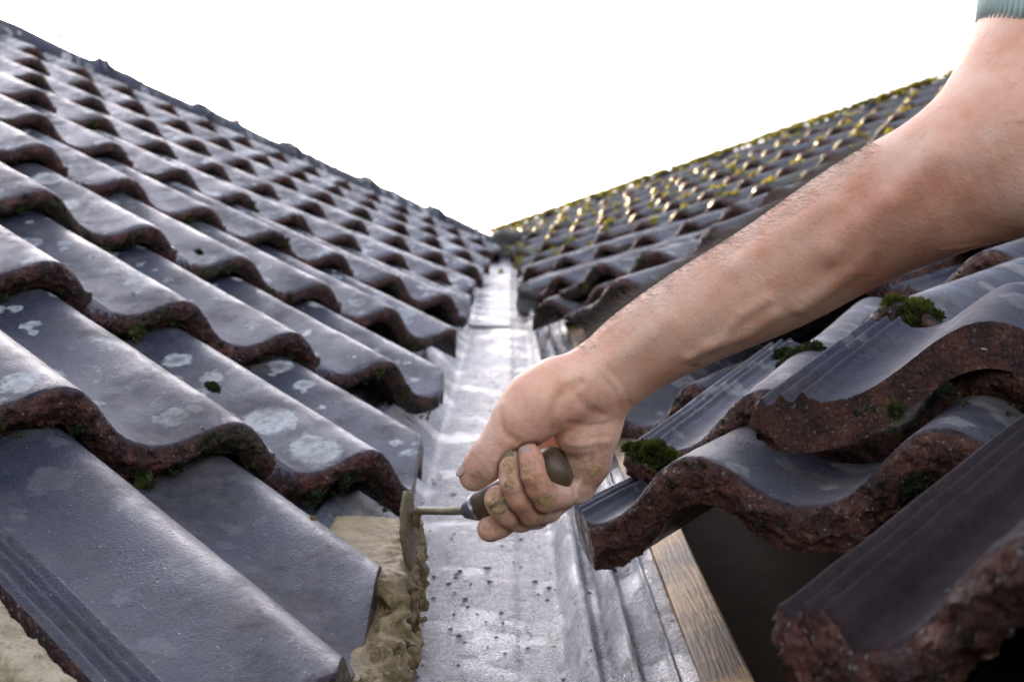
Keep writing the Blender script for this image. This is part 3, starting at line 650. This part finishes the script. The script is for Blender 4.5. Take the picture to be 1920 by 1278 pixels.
for org, ex, ey, ez, grp, am in NOSES:
    dep = (org - CAM) @ RC[:, 2]
    if dep < .3: continue
    left = grp == GL
    for _ in range(rs.poisson(2.2 if left else 2.0)):
        x = rs.uniform(-.5, 1.25); f = rs.uniform(.25, 1.0); p = org + ex * x * RP + ez * (float(prof(x, am)) - TH * f) - ey * rs.uniform(-.002, .004); R = rs.uniform(.004, .011)
        if left and p[0] > .0: continue
        if not left and p[0] < .14: continue
        (mdk if rs.rand() < .6 else mgr).append((p, -ey + ez * .2, R, (200 if dep < 1.5 else int(90 / dep))))
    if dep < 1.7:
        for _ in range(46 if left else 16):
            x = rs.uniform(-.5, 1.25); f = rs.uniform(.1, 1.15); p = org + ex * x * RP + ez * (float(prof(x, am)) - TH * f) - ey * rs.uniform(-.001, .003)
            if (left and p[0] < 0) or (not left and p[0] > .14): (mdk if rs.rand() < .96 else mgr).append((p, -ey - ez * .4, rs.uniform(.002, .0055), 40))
    if not left and org[2] > .95:
        for _ in range(7):
            x = rs.uniform(-.5, 1.2); v = rs.uniform(0, .1); p = org + ex * x * RP + ez * float(prof(x, am)) + ey * v; myl.append((p, ez, rs.uniform(.006, .016), 26))
for i in range(2200):
    t = rs.uniform(0, 4.1); p = RR + HR * (a + t) + unit(np.cross(HR, [0, 0, 1])) * rs.normal() * .06; p = p + np.array([0, 0, .08 - 4.0 * ((p - RR - HR * (a + t)) @ unit(np.cross(HR, [0, 0, 1]))) ** 2]); myl.append((p, (0, 0, 1), rs.uniform(.008, .022), 30))
keep = lambda L, lo, hi: [q for q in L if lo <= (q[0][0]) < hi]
moss_obj('moss', keep(mdk, -9, XC), M_mossdk, 'dark crusty moss along the tile noses of the left slope', kind='stuff', seed=2)
moss_obj('moss', keep(mgr, -9, XC), M_mossgr, 'green moss specks along the tile noses of the left slope', kind='stuff', seed=3)
moss_obj('moss', keep(mdk, XC, 9), M_mossdk, 'dark crusty moss along the tile noses of the right slope', kind='stuff', seed=4)
moss_obj('moss', keep(mgr, XC, 9), M_mossgr, 'green moss specks along the tile noses of the right slope', kind='stuff', seed=5)
moss_obj('moss', myl, M_mossyl, 'yellow backlit moss along the right ridge and top courses', kind='stuff', seed=6, blade=.007)
def big_moss(parts, mat, lab, seed):
    sp = [(at(px, py, d), NR, r / 1000., n) for px, py, d, r, n in parts]; moss_obj('moss_clump', sp, mat, lab, 'moss clump', None, seed, .0035)
big_moss([(1180, 842, .87, 5, 400), (1200, 846, .865, 7, 700), (1224, 850, .858, 10, 1300), (1244, 864, .852, 10, 1400), (1252, 882, .85, 7, 700), (1208, 858, .86, 7, 600)], M_mossgr, 'green moss tuft drooping off the tile nose beside the hand heel', 21)
big_moss([(1690, 578, .98, 10, 800), (1715, 588, .97, 15, 1500), (1740, 605, .97, 13, 1000), (1705, 610, .96, 10, 700), (1672, 570, .98, 7, 400)], M_mossgr, 'thick olive moss cushion on the roll below the forearm', 22)
big_moss([(1470, 668, 1.02, 8, 400), (1500, 672, 1.0, 12, 900), (1480, 690, 1.0, 10, 700), (1525, 660, 1.0, 9, 600)], M_mossdk, 'dark moss clump between the two tiles just below the wrist side of the forearm', 23)
big_moss([(1840, 712, .84, 9, 700), (1870, 705, .84, 7, 500), (1855, 722, .84, 8, 500)], M_mossgr, 'moss tuft in the tile hollow at the right photo edge', 24)
# moss balls and grit lying on the left tiles
def on_left(px, py, off=0):
    d = RC @ np.array([(px - 960) / FPX, (py - 639) / FPX, 1]); k = ((L0 - CAM) @ NL + off) / (NL @ d); return CAM + d * k
moss_obj('moss', [(RL + HL * (a_l + rs.uniform(0, 3.3)) + np.array([rs.normal() * .04, 0, .085 + .0]), (0, 0, 1), rs.uniform(.008, .02), 40) for _ in range(60)], mat_moss('orange_lichen', (.10, .09, .03), (.35, .22, .04), (.5, .28, .05)), 'orange and ochre lichen tufts along the left ridge caps', kind='stuff', seed=30, blade=.006)
moss_obj('moss_clump', [(on_left(397, 728, -.012), NL, .0075, 500)], M_mossdk, 'small dark moss ball on a left tile beside the pale lichen', 'moss clump', seed=31, blade=.002)
moss_obj('moss_clump', [(on_left(372, 475, -.018), NL, .007, 300)], M_mossdk, 'small dark moss ball on a left tile pan, upper middle', 'moss clump', seed=32, blade=.002)
moss_obj('moss_clump', [(on_left(586, 972, -.004), NL, .0032, 200)], mat_moss('ochre_moss', (.12, .07, .02), (.3, .2, .07)), 'tiny ochre moss tuft on the roll above the mortar', 'moss clump', seed=33, blade=.002)
def grit(name, pts, mat, lab, smin_, smax_, seed, cat='grit'):
    r = np.random.RandomState(seed); V = []; F = []
    ico = [(0, 0, 1), (.9, 0, .3), (.28, .85, .3), (-.72, .53, .3), (-.72, -.53, .3), (.28, -.85, .3), (.0, 0, -.5)]
    fc = [(0, 1, 2), (0, 2, 3), (0, 3, 4), (0, 4, 5), (0, 5, 1), (6, 2, 1), (6, 3, 2), (6, 4, 3), (6, 5, 4), (6, 1, 5)]
    for p, ex, ey, ez in pts:
        sx = smin_ + (smax_ - smin_) * r.rand() ** 4; st = r.uniform(.7, 1.6); a_ = r.rand() * 6.3; i = len(V); c_, s_ = math.cos(a_), math.sin(a_)
        for v in ico:
            q = np.array(v) * sx * r.uniform(.7, 1.3); x, y = q[0] * st, q[1]; x, y = c_ * x - s_ * y, s_ * x + c_ * y
            V.append(p + ex * x + ey * y + ez * (q[2] * .35 - .0006))
        F += [tuple(i + k for k in f) for f in fc]
    return tag(mesh_obj(name, V, F, mat, smooth=False), lab, cat, None, 'stuff')
M_grit = mat_plain('wet_dark_grit', (.05, .045, .04), .5, 0, .6, .001)
pts = []
for _ in range(1500):
    y = -.95 + 2.6 * rs.rand() ** 1.2; x = np.clip(rs.normal(.085, .05), -.03, .21); h = np.interp(x, [g[0] for g in GP], [g[1] for g in GP]); pts.append((vpos(x, h + .0006, y), np.array([1, 0, 0]), VD, VN))
grit('grit', pts, M_grit, 'dark grit scattered over the wet metal gutter', .0006, .0034, 9)
pts = []
for org, ex, ey, ez, grp, am in NOSES:
    dep = (org - CAM) @ RC[:, 2]
    if .3 < dep < 1.6:
        for _ in range(40):
            x = rs.uniform(-.45, 1.2); v = rs.uniform(.005, .33) if rs.rand() < .6 else rs.uniform(0, .05); p = org + ex * x * RP + ey * v + ez * (float(prof(x, am)) + .0004)
            if grp == GL and p[0] > 0: continue
            pts.append((p, ex, ey, ez))
grit('grit', pts, M_grit, 'crumbs and grit lying on the nearest roof tiles', .0004, .0026, 10)
# ------------------------------------------------------------------ trowel
tr = empty('trowel', at(960, 915, .745)); tag(tr, 'small pointing trowel with dark wooden handle, held in the hand against the mortar', 'trowel')
def child_mesh(name, V, F, mat, parent, smooth=True):
    V = np.array(V) - np.array(parent.location); o = mesh_obj(name, V, F, mat, parent, smooth=smooth); return o
def lathe(path_rad, n=28, cap=True):
    P = [np.array(p) for p, r in path_rad]; V = []; F = []
    ref = np.array([.3, .1, 1.0])
    for i, (p, r) in enumerate(path_rad):
        t = unit(P[min(i + 1, len(P) - 1)] - P[max(i - 1, 0)]); u = unit(np.cross(t, ref)); v = np.cross(t, u)
        for k in range(n): a_ = 2 * math.pi * k / n; V.append(P[i] + (u * math.cos(a_) + v * math.sin(a_)) * r)
    for i in range(len(P) - 1):
        for k in range(n): F.append((i * n + k, i * n + (k + 1) % n, (i + 1) * n + (k + 1) % n, (i + 1) * n + k))
    F.append(tuple(range(n))[::-1]); F.append(tuple((len(P) - 1) * n + k for k in range(n))); return V, F
def along(a_, b_, prof_): return [(np.asarray(a_) * (1 - t) + np.asarray(b_) * t, r) for t, r in prof_]
M_handle = mat_plain('dark_worn_wood_handle', (.10, .062, .035), .42, 0, .3, .0006, 120); M_steel = mat_plain('dull_steel', (.30, .30, .31), .35, .9, .3, .0005); M_mudst = mat_mortar('mortar_coated_steel', (.15, .11, .045), (.34, .26, .12), .35, .6)
hA, hB = at(893, 951, .752), at(1064, 866, .738)
V, F = lathe(along(hA, hB, [(0, .0062), (.02, .0078), (.08, .0092), (.2, .0098), (.35, .0092), (.5, .0092), (.62, .0102), (.74, .0122), (.84, .0136), (.92, .0132), (.97, .0108), (.995, .006), (1.0, .001)]), 36)
child_mesh('handle', V, F, M_handle, tr)
fA = at(872, 958, .756)
V, F = lathe(along(fA, hA, [(0, .0035), (.05, .0048), (.5, .0064), (.9, .0078), (1.1, .0080)]), 28); child_mesh('ferrule', V, F, M_steel, tr)
sB = at(786, 957, .822); mid = at(810, 957, .803)
V, F = lathe([(fA + (hA - fA) * .2, .0026), (fA * .5 + mid * .5, .0026), (mid, .0025), (sB, .0027), (at(781, 964, .824), .0032), (at(776, 985, .824), .0040)], 16); child_mesh('shank', V, F, M_mudst, tr)
bt, bb = at(763, 919, .826), at(769, 1074, .820); axd = unit(bb - bt); Lb = np.linalg.norm(bb - bt); wd = unit(RC @ np.array([.20, 0, 1.0])); wd = unit(wd - axd * (wd @ axd)); bn = np.cross(axd, wd)
V = []; F = []; nl, nw = 26, 12
for sgn in (1, -1):
    for i in range(nl + 1):
        t = i / nl; hw = .0145 * (math.sin(math.pi * min(1, t * 1.02 + .02)) ** .55) * (1 if t < .8 else 1) + .0006
        for j in range(nw + 1):
            s_ = j / nw * 2 - 1; p = bt + axd * Lb * t + wd * hw * s_; p = p + bn * sgn * (.0006 + .0022 * math.sqrt(max(0, 1 - s_ * s_)) * math.sin(math.pi * t) ** .5)
            V.append(p + bn * sgn * .0011 * abs(fbm(np.array([p]), 220, 3, 7)[0]))
k = nw + 1; N_ = (nl + 1) * k
for i in range(nl):
    for j in range(nw): u = i * k + j; F.append((u, u + 1, u + k + 1, u + k)); F.append((N_ + u, N_ + u + k, N_ + u + k + 1, N_ + u + 1))
for j in range(nw): F.append((j, N_ + j, N_ + j + 1, j + 1)); u = nl * k + j; F.append((u, u + 1, N_ + u + 1, N_ + u))
for i in range(nl): u = i * k; F.append((u, u + k, N_ + u + k, N_ + u)); u += nw; F.append((u, N_ + u, N_ + u + k, u + k))
child_mesh('blade', V, F, M_mudst, tr)


# ------------------------------------------------------------------ person: one continuous arm and hand
def S(px, py, d): return np.array([(px - 960) / FPX * d * 1000, (py - 639) / FPX * d * 1000, d * 1000])
ARM = [(1120, 718, .748, 22.5), (1150, 696, .746, 24.2), (1203, 654, .739, 25.8), (1303, 594, .722, 28.3), (1456, 515, .700, 31.8), (1627, 412, .675, 34.6), (1786, 338, .652, 37.5), (1900, 285, .642, 42), (1965, 215, .645, 44), (2000, 60, .665, 43), (2030, -110, .695, 46), (2045, -230, .715, 48)]
THEN = [(1115, 712, .742, 19), (1050, 736, .735, 20.2), (1008, 758, .731, 19), (978, 788, .729, 16.5)]
THUMB = [(978, 788, .729, 16), (947, 820, .729, 12.0), (921, 853, .731, 11.2), (905, 873, .733, 10.6), (889, 892, .735, 9.0)]
HYP = [(1120, 745, .750, 20), (1108, 800, .752, 17), (1098, 862, .755, 14.5), (1082, 905, .757, 12.0)]
PALM = [[(1115, 740, .768, 20), (1062, 850, .785, 16), (1050, 915, .778, 12)], [(1105, 735, .770, 19), (1030, 830, .793, 15), (1012, 905, .790, 11)], [(1095, 725, .766, 18), (990, 820, .790, 12), (975, 890, .790, 10.5)], [(1100, 740, .768, 20), (1040, 850, .790, 14)]]
CEN = [(1082, 775, .741, 13), (1078, 812, .741, 12.5)]
PINK = [(1082, 912, .757, 10.2), (1052, 925, .742, 9.2), (1022, 932, .727, 8.6), (1007, 912, .721, 8.0), (998, 888, .717, 7.6), (995, 866, .718, 7.3), (993, 850, .7205, 6.6)]
RING = [(1055, 925, .775, 9.8), (1025, 950, .752, 9.4), (995, 956, .735, 9.0), (975, 930, .726, 8.6), (963, 900, .7215, 8.1), (961, 875, .722, 7.8), (962, 856, .7245, 7.0)]
MIDD = [(1030, 925, .785, 9.6), (1005, 962, .760, 9.2), (975, 968, .744, 9.0), (956, 958, .737, 8.8), (940, 944, .733, 8.5), (932, 934, .732, 7.8)]
INDX = [(1000, 915, .790, 9.6), (985, 955, .772, 9.0), (958, 968, .757, 8.6), (935, 982, .750, 8.3), (919, 991, .747, 7.9)]
mm = lambda L: [(S(*q[:3]), q[3]) for q in L]
def chain(P, L, k):
    d = None
    for (a_, ra), (b_, rb) in zip(L[:-1], L[1:]):
        q = capsule(P, a_, b_, ra, rb); d = q if d is None else smin(d, q, k)
    return d
def spline(L, n):
    A_ = np.array([list(p) + [r] for p, r in L]); A_ = np.vstack([2 * A_[0] - A_[1], A_, 2 * A_[-1] - A_[-2]]); out = []
    for i in range(1, len(A_) - 2):
        for k in range(n):
            t = k / n; p0, p1, p2, p3 = A_[i - 1:i + 3]; q = .5 * (2 * p1 + (p2 - p0) * t + (2 * p0 - 5 * p1 + 4 * p2 - p3) * t * t + (3 * p1 - p0 - 3 * p2 + p3) * t ** 3); out.append((q[:3], q[3]))
    out.append((A_[-2][:3], A_[-2][3])); return out
gA, gT, gTh, gH, gC, gP = spline(mm(ARM), 6), mm(THEN), mm(THUMB), mm(HYP), mm(CEN), [mm(x) for x in PALM]
FG = [mm(PINK), mm(RING), mm(MIDD), mm(INDX)]
# raised tendons and veins, and skin creases, as 3-D polylines (mm) with height and width
REL = [([(1668, 380, .643), (1648, 440, .642), (1605, 500, .646), (1500, 575, .670)], 2.4, 4), ([(1450, 590, .675), (1400, 625, .688), (1330, 650, .700)], 1.6, 3.5), ([(1250, 600, .715), (1190, 650, .722), (1120, 690, .722), (1060, 720, .716)], 1.3, 5),
       ([(1560, 380, .650), (1480, 430, .668), (1380, 500, .690)], 1.6, 5), ([(1760, 290, .615), (1700, 350, .618), (1640, 400, .625), (1560, 470, .6)], 2.4, 6), ([(1935, 290, .6), (1870, 350, .6), (1838, 420, .6)], -3, 11), ([(1440, 560, .6), (1390, 590, .6), (1350, 640, .6), (1290, 670, .6)], 1.4, 2.5),
       ([(1037, 805, .735), (1035, 780, .722), (1045, 750, .716), (1062, 728, .717), (1090, 718, .720)], -2.0, 2.6), ([(1075, 735, .722), (1100, 765, .725), (1130, 778, .733)], -1.4, 2.0),
       ([(1065, 792, .727), (1100, 800, .732), (1140, 795, .742)], -1.1, 1.5), ([(1072, 826, .730), (1100, 824, .736), (1140, 818, .745)], -1.3, 1.6), ([(1075, 812, .729), (1105, 812, .734), (1140, 806, .742)], -.8, 1.3),
       ([(1058, 840, .7), (1090, 842, .7), (1130, 836, .7)], -.6, 1.1), ([(1120, 700, .7), (1150, 730, .7), (1165, 770, .7)], -.8, 1.6), ([(1140, 690, .7), (1168, 725, .7), (1180, 760, .7)], -.7, 1.4), ([(975, 935, .7), (992, 945, .7), (1003, 958, .7)], -.6, 1.1), ([(945, 925, .7), (950, 945, .7), (948, 965, .7)], -.5, 1.1), ([(1005, 900, .7), (1020, 915, .7), (1040, 912, .7)], -.5, 1.1), ([(1068, 905, .745), (1085, 925, .748), (1095, 935, .752)], -1.6, 1.8), ([(936, 770, .716), (940, 800, .716), (955, 822, .716)], -1.0, 1.6), ([(958, 818, .714), (975, 828, .716)], -1.0, 1.6),
       ([(903, 850, .719), (918, 868, .719), (930, 878, .723)], -.7, 1.2), ([(985, 885, .712), (1000, 893, .710), (1015, 895, .713)], -.8, 1.2), ([(950, 897, .714), (962, 903, .713), (972, 905, .715)], -.7, 1.2), ([(1005, 922, .718), (1022, 935, .718), (1028, 950, .722)], -.6, 1.3)]
RELW = []
def body_fn(P):
    d = chain(P, gA, .01); d = smin(d, capsule(P, S(1800, 322, .652), S(1978, 95, .665), 30, 39), 12)
    d = smin(d, chain(P, gT, 6), 9); d = smin(d, chain(P, gTh, 4), 6)
    h = chain(P, gH, 6); h = smin(h, chain(P, gC, 4), 6); d = smin(d, h, 5)
    for c in gP: d = smin(d, chain(P, c, 5), 6)
    f = None
    for i, c in enumerate(FG):
        q = chain(P, c, 2.5)
        if f is None: f = q
        else: g_ = np.exp(-((f - q) / 1.5) ** 2); f = smin(f, q, .3) + 1.3 * g_ * np.exp(-(np.minimum(f, q) / 4) ** 2)
    pk = smin(d, chain(P, FG[0][:2], 2), 3); d = smin(pk, f, 1.2) + 1.0 * np.exp(-((pk - f) / 1.4) ** 2) * np.exp(-(np.minimum(pk, f) / 4) ** 2) * (P[:, 0] < 38)
    for L, a_, w_ in RELW:
        Lm = np.array(L); msk = np.all((P > Lm.min(0) - 16) & (P < Lm.max(0) + 16), axis=1)
        if msk.any():
            Pm = P[msk]; dist = np.min([capsule(Pm, p, q, 0, 0) for p, q in zip(L[:-1], L[1:])], axis=0); d[msk] -= a_ * np.exp(-(dist / (w_ * 1.3)) ** 2) * (1.35 if a_ > 0 else .9)
    return d
def on_skin(px, py):
    ds = np.arange(.56, .86, .0008); d = body_fn(np.array([S(px, py, q) for q in ds])); k = np.where(d < 0)[0]
    return S(px, py, ds[k[0]]) if len(k) else None
for L, a_, w_ in REL:
    L = [((1 - t) * np.array(p[:2]) + t * np.array(q[:2])) for p, q in zip(L[:-1], L[1:]) for t in (0, .34, .67)] + [np.array(L[-1][:2])]
    L = [on_skin(*q) for q in L]; L = [q for q in L if q is not None]; base = RELW; RELW = base + [(L, a_, w_)] if len(L) > 1 else base
    _keep = RELW; RELW = []; RELW = _keep
BV, BF = surface_nets(body_fn, (-48, -290, 575), (385, 130, 835), 1.12)
def adj_smooth(V, F, it, lam=.5):
    E_ = np.concatenate([F[:, [0, 1]], F[:, [1, 2]], F[:, [2, 3]], F[:, [3, 0]]]); V = V.copy()
    for _ in range(it):
        A_ = np.zeros_like(V); c_ = np.zeros(len(V))
        for x, y in ((0, 1), (1, 0)): np.add.at(A_, E_[:, x], V[E_[:, y]]); np.add.at(c_, E_[:, x], 1)
        V += lam * (A_ / np.maximum(c_, 1)[:, None] - V)
    return V
BV = adj_smooth(BV, BF, 2, .5)
WV = CAM + (BV / 1000.) @ RC.T
PORG = at(1150, 702, .746)
M_skin, nt, p = new_mat('weathered_skin'); T = NT(nt); vec = T.coord(False)
c = T.ramp(T.noise(vec, 26, 4, .6), [(.3, (.78, .34, .19)), (.5, (.89, .50, .33)), (.72, (.94, .64, .48))])
c = T.mix(T.math('MULTIPLY', T.ramp(T.noise(vec, 170, 3, .7), [(.55, 0.0), (.8, 1.0)]), .35), c, (.45, .17, .11))
at1 = T.n('ShaderNodeAttribute', attribute_name='redness'); at2 = T.n('ShaderNodeAttribute', attribute_name='mud'); at3 = T.n('ShaderNodeAttribute', attribute_name='grime')
c = T.mix(T.math('MULTIPLY', at1.outputs['Fac'], .55), c, (.52, .19, .13))
c = T.mix(T.math('MULTIPLY', at3.outputs['Fac'], T.ramp(T.noise(vec, 320, 4, .7), [(.35, .25), (.65, .9)])), c, (.30, .17, .085))
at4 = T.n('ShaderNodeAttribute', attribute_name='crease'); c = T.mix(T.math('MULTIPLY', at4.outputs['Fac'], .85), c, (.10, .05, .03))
mf = T.math('MULTIPLY', T.ramp(at2.outputs['Fac'], [(.35, 0.0), (.6, 1.0)]), T.ramp(T.noise(vec, 650, 3, .7), [(.32, .25), (.5, 1.0)]))
c = T.mix(mf, c, T.ramp(T.noise(vec, 300, 4), [(.3, (.30, .17, .06)), (.7, (.60, .40, .18))]))
nt.links.new(c, p.inputs['Base Color']); p.inputs['Subsurface Weight'].default_value = .22; p.inputs['Subsurface Radius'].default_value = (1, .35, .18); p.inputs['Subsurface Scale'].default_value = .0035
nt.links.new(T.ramp(T.noise(vec, 60, 3), [(.3, .38), (.7, .58)]), p.inputs['Roughness']); p.inputs['Specular IOR Level'].default_value = .45
mp = T.n('ShaderNodeMapping'); nt.links.new(vec, mp.inputs[0]); mp.inputs['Rotation'].default_value = (0, .6, .5); mp.inputs['Scale'].default_value = (1, 2.2, 1)
b = T.bump(T.voro(vec, 700).outputs['Distance'], .22, .0006); b = T.bump(T.noise(mp.outputs[0], 230, 5, .75), .45, .0010, b); b = T.bump(T.noise(vec, 45, 4, .6), .35, .0022, b); b = T.bump(mf, .6, .0008, b); nt.links.new(b, p.inputs['Normal'])
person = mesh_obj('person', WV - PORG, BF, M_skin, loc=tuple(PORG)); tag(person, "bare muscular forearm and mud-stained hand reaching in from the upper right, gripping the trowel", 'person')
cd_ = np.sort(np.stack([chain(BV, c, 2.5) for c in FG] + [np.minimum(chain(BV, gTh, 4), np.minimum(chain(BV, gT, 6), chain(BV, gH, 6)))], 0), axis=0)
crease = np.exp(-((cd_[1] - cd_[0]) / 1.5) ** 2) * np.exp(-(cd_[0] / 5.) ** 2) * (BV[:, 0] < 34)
def attr(name, val):
    a_ = person.data.attributes.new(name, 'FLOAT', 'POINT'); a_.data.foreach_set('value', np.asarray(val, dtype=np.float32))
def spots(L, nf, na, sd_):
    out = np.zeros(len(BV)); nz = fbm(BV / 1000., nf, 3, sd_)
    for px, py, d_, R in L: out = np.maximum(out, np.clip(1.0 - np.linalg.norm(BV - S(px, py, d_), axis=1) / R * .65 + nz * na, 0, 1) * (np.linalg.norm(BV - S(px, py, d_), axis=1) < R * 1.9))
    return out
mud = spots([(957, 905, .714, 4), (986, 888, .710, 5), (1025, 932, .719, 5), (931, 948, .725, 7), (1118, 872, .743, 5), (1082, 907, .745, 2.5), (960, 872, .715, 4), (1305, 690, .708, 5)], 260, .42, 3)
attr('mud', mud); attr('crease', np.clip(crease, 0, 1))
attr('redness', spots([(990, 845, .715, 18), (1100, 760, .73, 14), (1030, 950, .72, 18), (1000, 800, .715, 16), (900, 870, .72, 14), (1690, 500, .63, 40), (1850, 400, .6, 40), (1120, 900, .74, 14)], 40, .3, 5))
attr('grime', spots([(935, 940, .725, 11), (912, 992, .74, 13), (960, 870, .715, 9), (985, 870, .71, 7), (893, 888, .725, 11), (1025, 940, .72, 14), (1105, 885, .745, 18), (1000, 965, .73, 15), (965, 960, .735, 14), (985, 905, .712, 10), (1040, 850, .72, 9)], 120, .5, 9))
# nails
M_nail = mat_plain('fingernail', (.50, .33, .27), .3, 0, .1, .0002); M_naild = mat_mortar('muddy_fingernail', (.20, .15, .08), (.42, .33, .19), .5, .4)
def nail(tipi, nexti, nrm_cam, r, w, L, fwd, mat):
    tip, nx = S(*tipi), S(*nexti); ax = unit(tip - nx); n0 = np.array(nrm_cam, float); n0 = unit(n0 - ax * (n0 @ ax)); sd2 = np.cross(ax, n0); V = []; F = []; na_, nb_ = 12, 12
    for q in (0, 1):
        for i in range(nb_ + 1):
            t = i / nb_; y = L * (t - .5); ww = w * (1 - max(0, abs(2 * t - 1) - .35) ** 2 * 1.1)
            for j in range(na_ + 1):
                ph = (j / na_ * 2 - 1) * ww / r; rr = r + (.6 if q == 0 else -.6) - .55 * max(0, t - .55) ** 1 * (2 if True else 1)
                V.append(tip + ax * (fwd + y) + (n0 * math.cos(ph) + sd2 * math.sin(ph)) * rr)
    k_ = na_ + 1; N2 = (nb_ + 1) * k_
    for i in range(nb_):
        for j in range(na_): u = i * k_ + j; F.append((u, u + 1, u + k_ + 1, u + k_)); F.append((N2 + u, N2 + u + k_, N2 + u + k_ + 1, N2 + u + 1))
    for j in range(na_): F.append((j, N2 + j, N2 + j + 1, j + 1)); u = nb_ * k_ + j; F.append((u, u + 1, N2 + u + 1, N2 + u))
    for i in range(nb_): u = i * k_; F.append((u, u + k_, N2 + u + k_, N2 + u)); u += na_; F.append((u, N2 + u, N2 + u + k_, u + k_))
    V = CAM + (np.array(V) / 1000.) @ RC.T - PORG
    o = mesh_obj('fingernail', V, F, mat, person); return o
nail((993, 850, .7205), (998, 888, .717), (-.55, -.25, -1), 6.9, 4.6, 9.5, -1.2, M_nail)
nail((962, 856, .7245), (961, 900, .7215), (-.75, -.2, -1), 7.3, 4.8, 9.5, -1.0, M_naild)['label'] = 'mud-rimmed fingernail'
nail((932, 934, .732), (956, 958, .737), (-.1, .45, -1), 8.1, 5.6, 10.5, -2.2, M_naild)['label'] = 'fingernail caked in ochre mud'
nail((889, 892, .735), (921, 853, .731), (-1, -.55, -.25), 9.6, 6.0, 12, -1.0, M_nail)
# arm hair
rs = np.random.RandomState(3); arm_x = BV[:, 0]; cand = np.where((arm_x > 40) & (arm_x < 190) & (BV[:, 1] < 60) & (BV[:, 1] > -118))[0]
fn_ = np.zeros_like(BV); e1 = BV[BF[:, 2]] - BV[BF[:, 0]]; e2 = BV[BF[:, 3]] - BV[BF[:, 1]]; fnn = np.cross(e1, e2)
for k in range(4): np.add.at(fn_, BF[:, k], fnn)
fn_ /= np.maximum(1e-9, np.linalg.norm(fn_, axis=1))[:, None]
axis = unit(S(1150, 702, .746) - S(1786, 333, .652)); topd = unit(np.array([-.45, -.85, .1]))
pr_ = np.clip(fn_[cand] @ topd, 0.0, 1) ** 5.0 + .004; pr_ /= pr_.sum()
pick = rs.choice(cand, 7000, replace=True, p=pr_); V = []; F = []
for i in pick:
    n_ = fn_[i]; L = rs.uniform(6, 16); d0 = unit(n_ * rs.uniform(.35, .9) + axis * rs.uniform(.2, 1.0) + rs.normal(size=3) * .25); bend = axis * rs.uniform(.0, .6) + rs.normal(size=3) * .25 - n_ * .35
    pts_ = []; p_ = BV[i] - n_ * .3; dd = d0
    for q in range(7): pts_.append(p_); p_ = p_ + dd * L / 6; dd = unit(dd + bend * .22)
    sv = unit(np.cross(d0, [.1, .2, 1])) ; b0 = len(V)
    for q, pt in enumerate(pts_): w_ = .042 * (1 - q / 7.); V += [pt - sv * w_, pt + sv * w_]
    for q in range(6): F.append((b0 + 2 * q, b0 + 2 * q + 1, b0 + 2 * q + 3, b0 + 2 * q + 2))
V = CAM + (np.array(V) / 1000.) @ RC.T - PORG
mesh_obj('arm_hair', V, F, mat_plain('arm_hair', (.10, .07, .045), .5), person)
# sleeve
SLV = [(2004, 72, .661, 46.8), (2008, 30, .665, 47), (2016, -30, .674, 48), (2030, -110, .695, 50), (2047, -230, .716, 53), (2060, -330, .735, 55)]
gs = mm(SLV); V = []; F = []; n_ = 360; ax0 = unit(gs[1][0] - gs[0][0]); ref = np.array([0, 0, 1.0])
rings = []
for i, (c_, r_) in enumerate(gs):
    t_ = unit(gs[min(i + 1, len(gs) - 1)][0] - gs[max(i - 1, 0)][0]); u_ = unit(np.cross(t_, ref)); v_ = np.cross(t_, u_); rings.append((c_, r_, u_, v_, t_))
prof_s = [(0, -3.5, 2.0), (0, -1.2, .5), (0, 0, 0)] + [(i, 0, 0) for i in range(1, len(gs))]
for i, dr, da in prof_s:
    c_, r_, u_, v_, t_ = rings[i]
    for k in range(n_):
        a_ = 2 * math.pi * k / n_; rib = .6 * math.cos(a_ * 90) if i or dr == 0 else 0
        off_ = max(0, 2 - i) / 2. * (-26 * (u_ * math.cos(a_) + v_ * math.sin(a_)) @ np.array([0, 0, -1.])); da = (da % 1000)
        V.append(c_ + t_ * (da * .6 + off_) + (u_ * math.cos(a_) + v_ * math.sin(a_)) * (r_ + dr + rib * 1.0))
for i in range(len(prof_s) - 1):
    for k in range(n_): F.append((i * n_ + k, i * n_ + (k + 1) % n_, (i + 1) * n_ + (k + 1) % n_, (i + 1) * n_ + k))
V = CAM + (np.array(V) / 1000.) @ RC.T - PORG
mesh_obj('sleeve', V, F, mat_plain('sage_green_ribbed_knit', (.58, .72, .65), .9, 0, .3, .0004, 900), person)
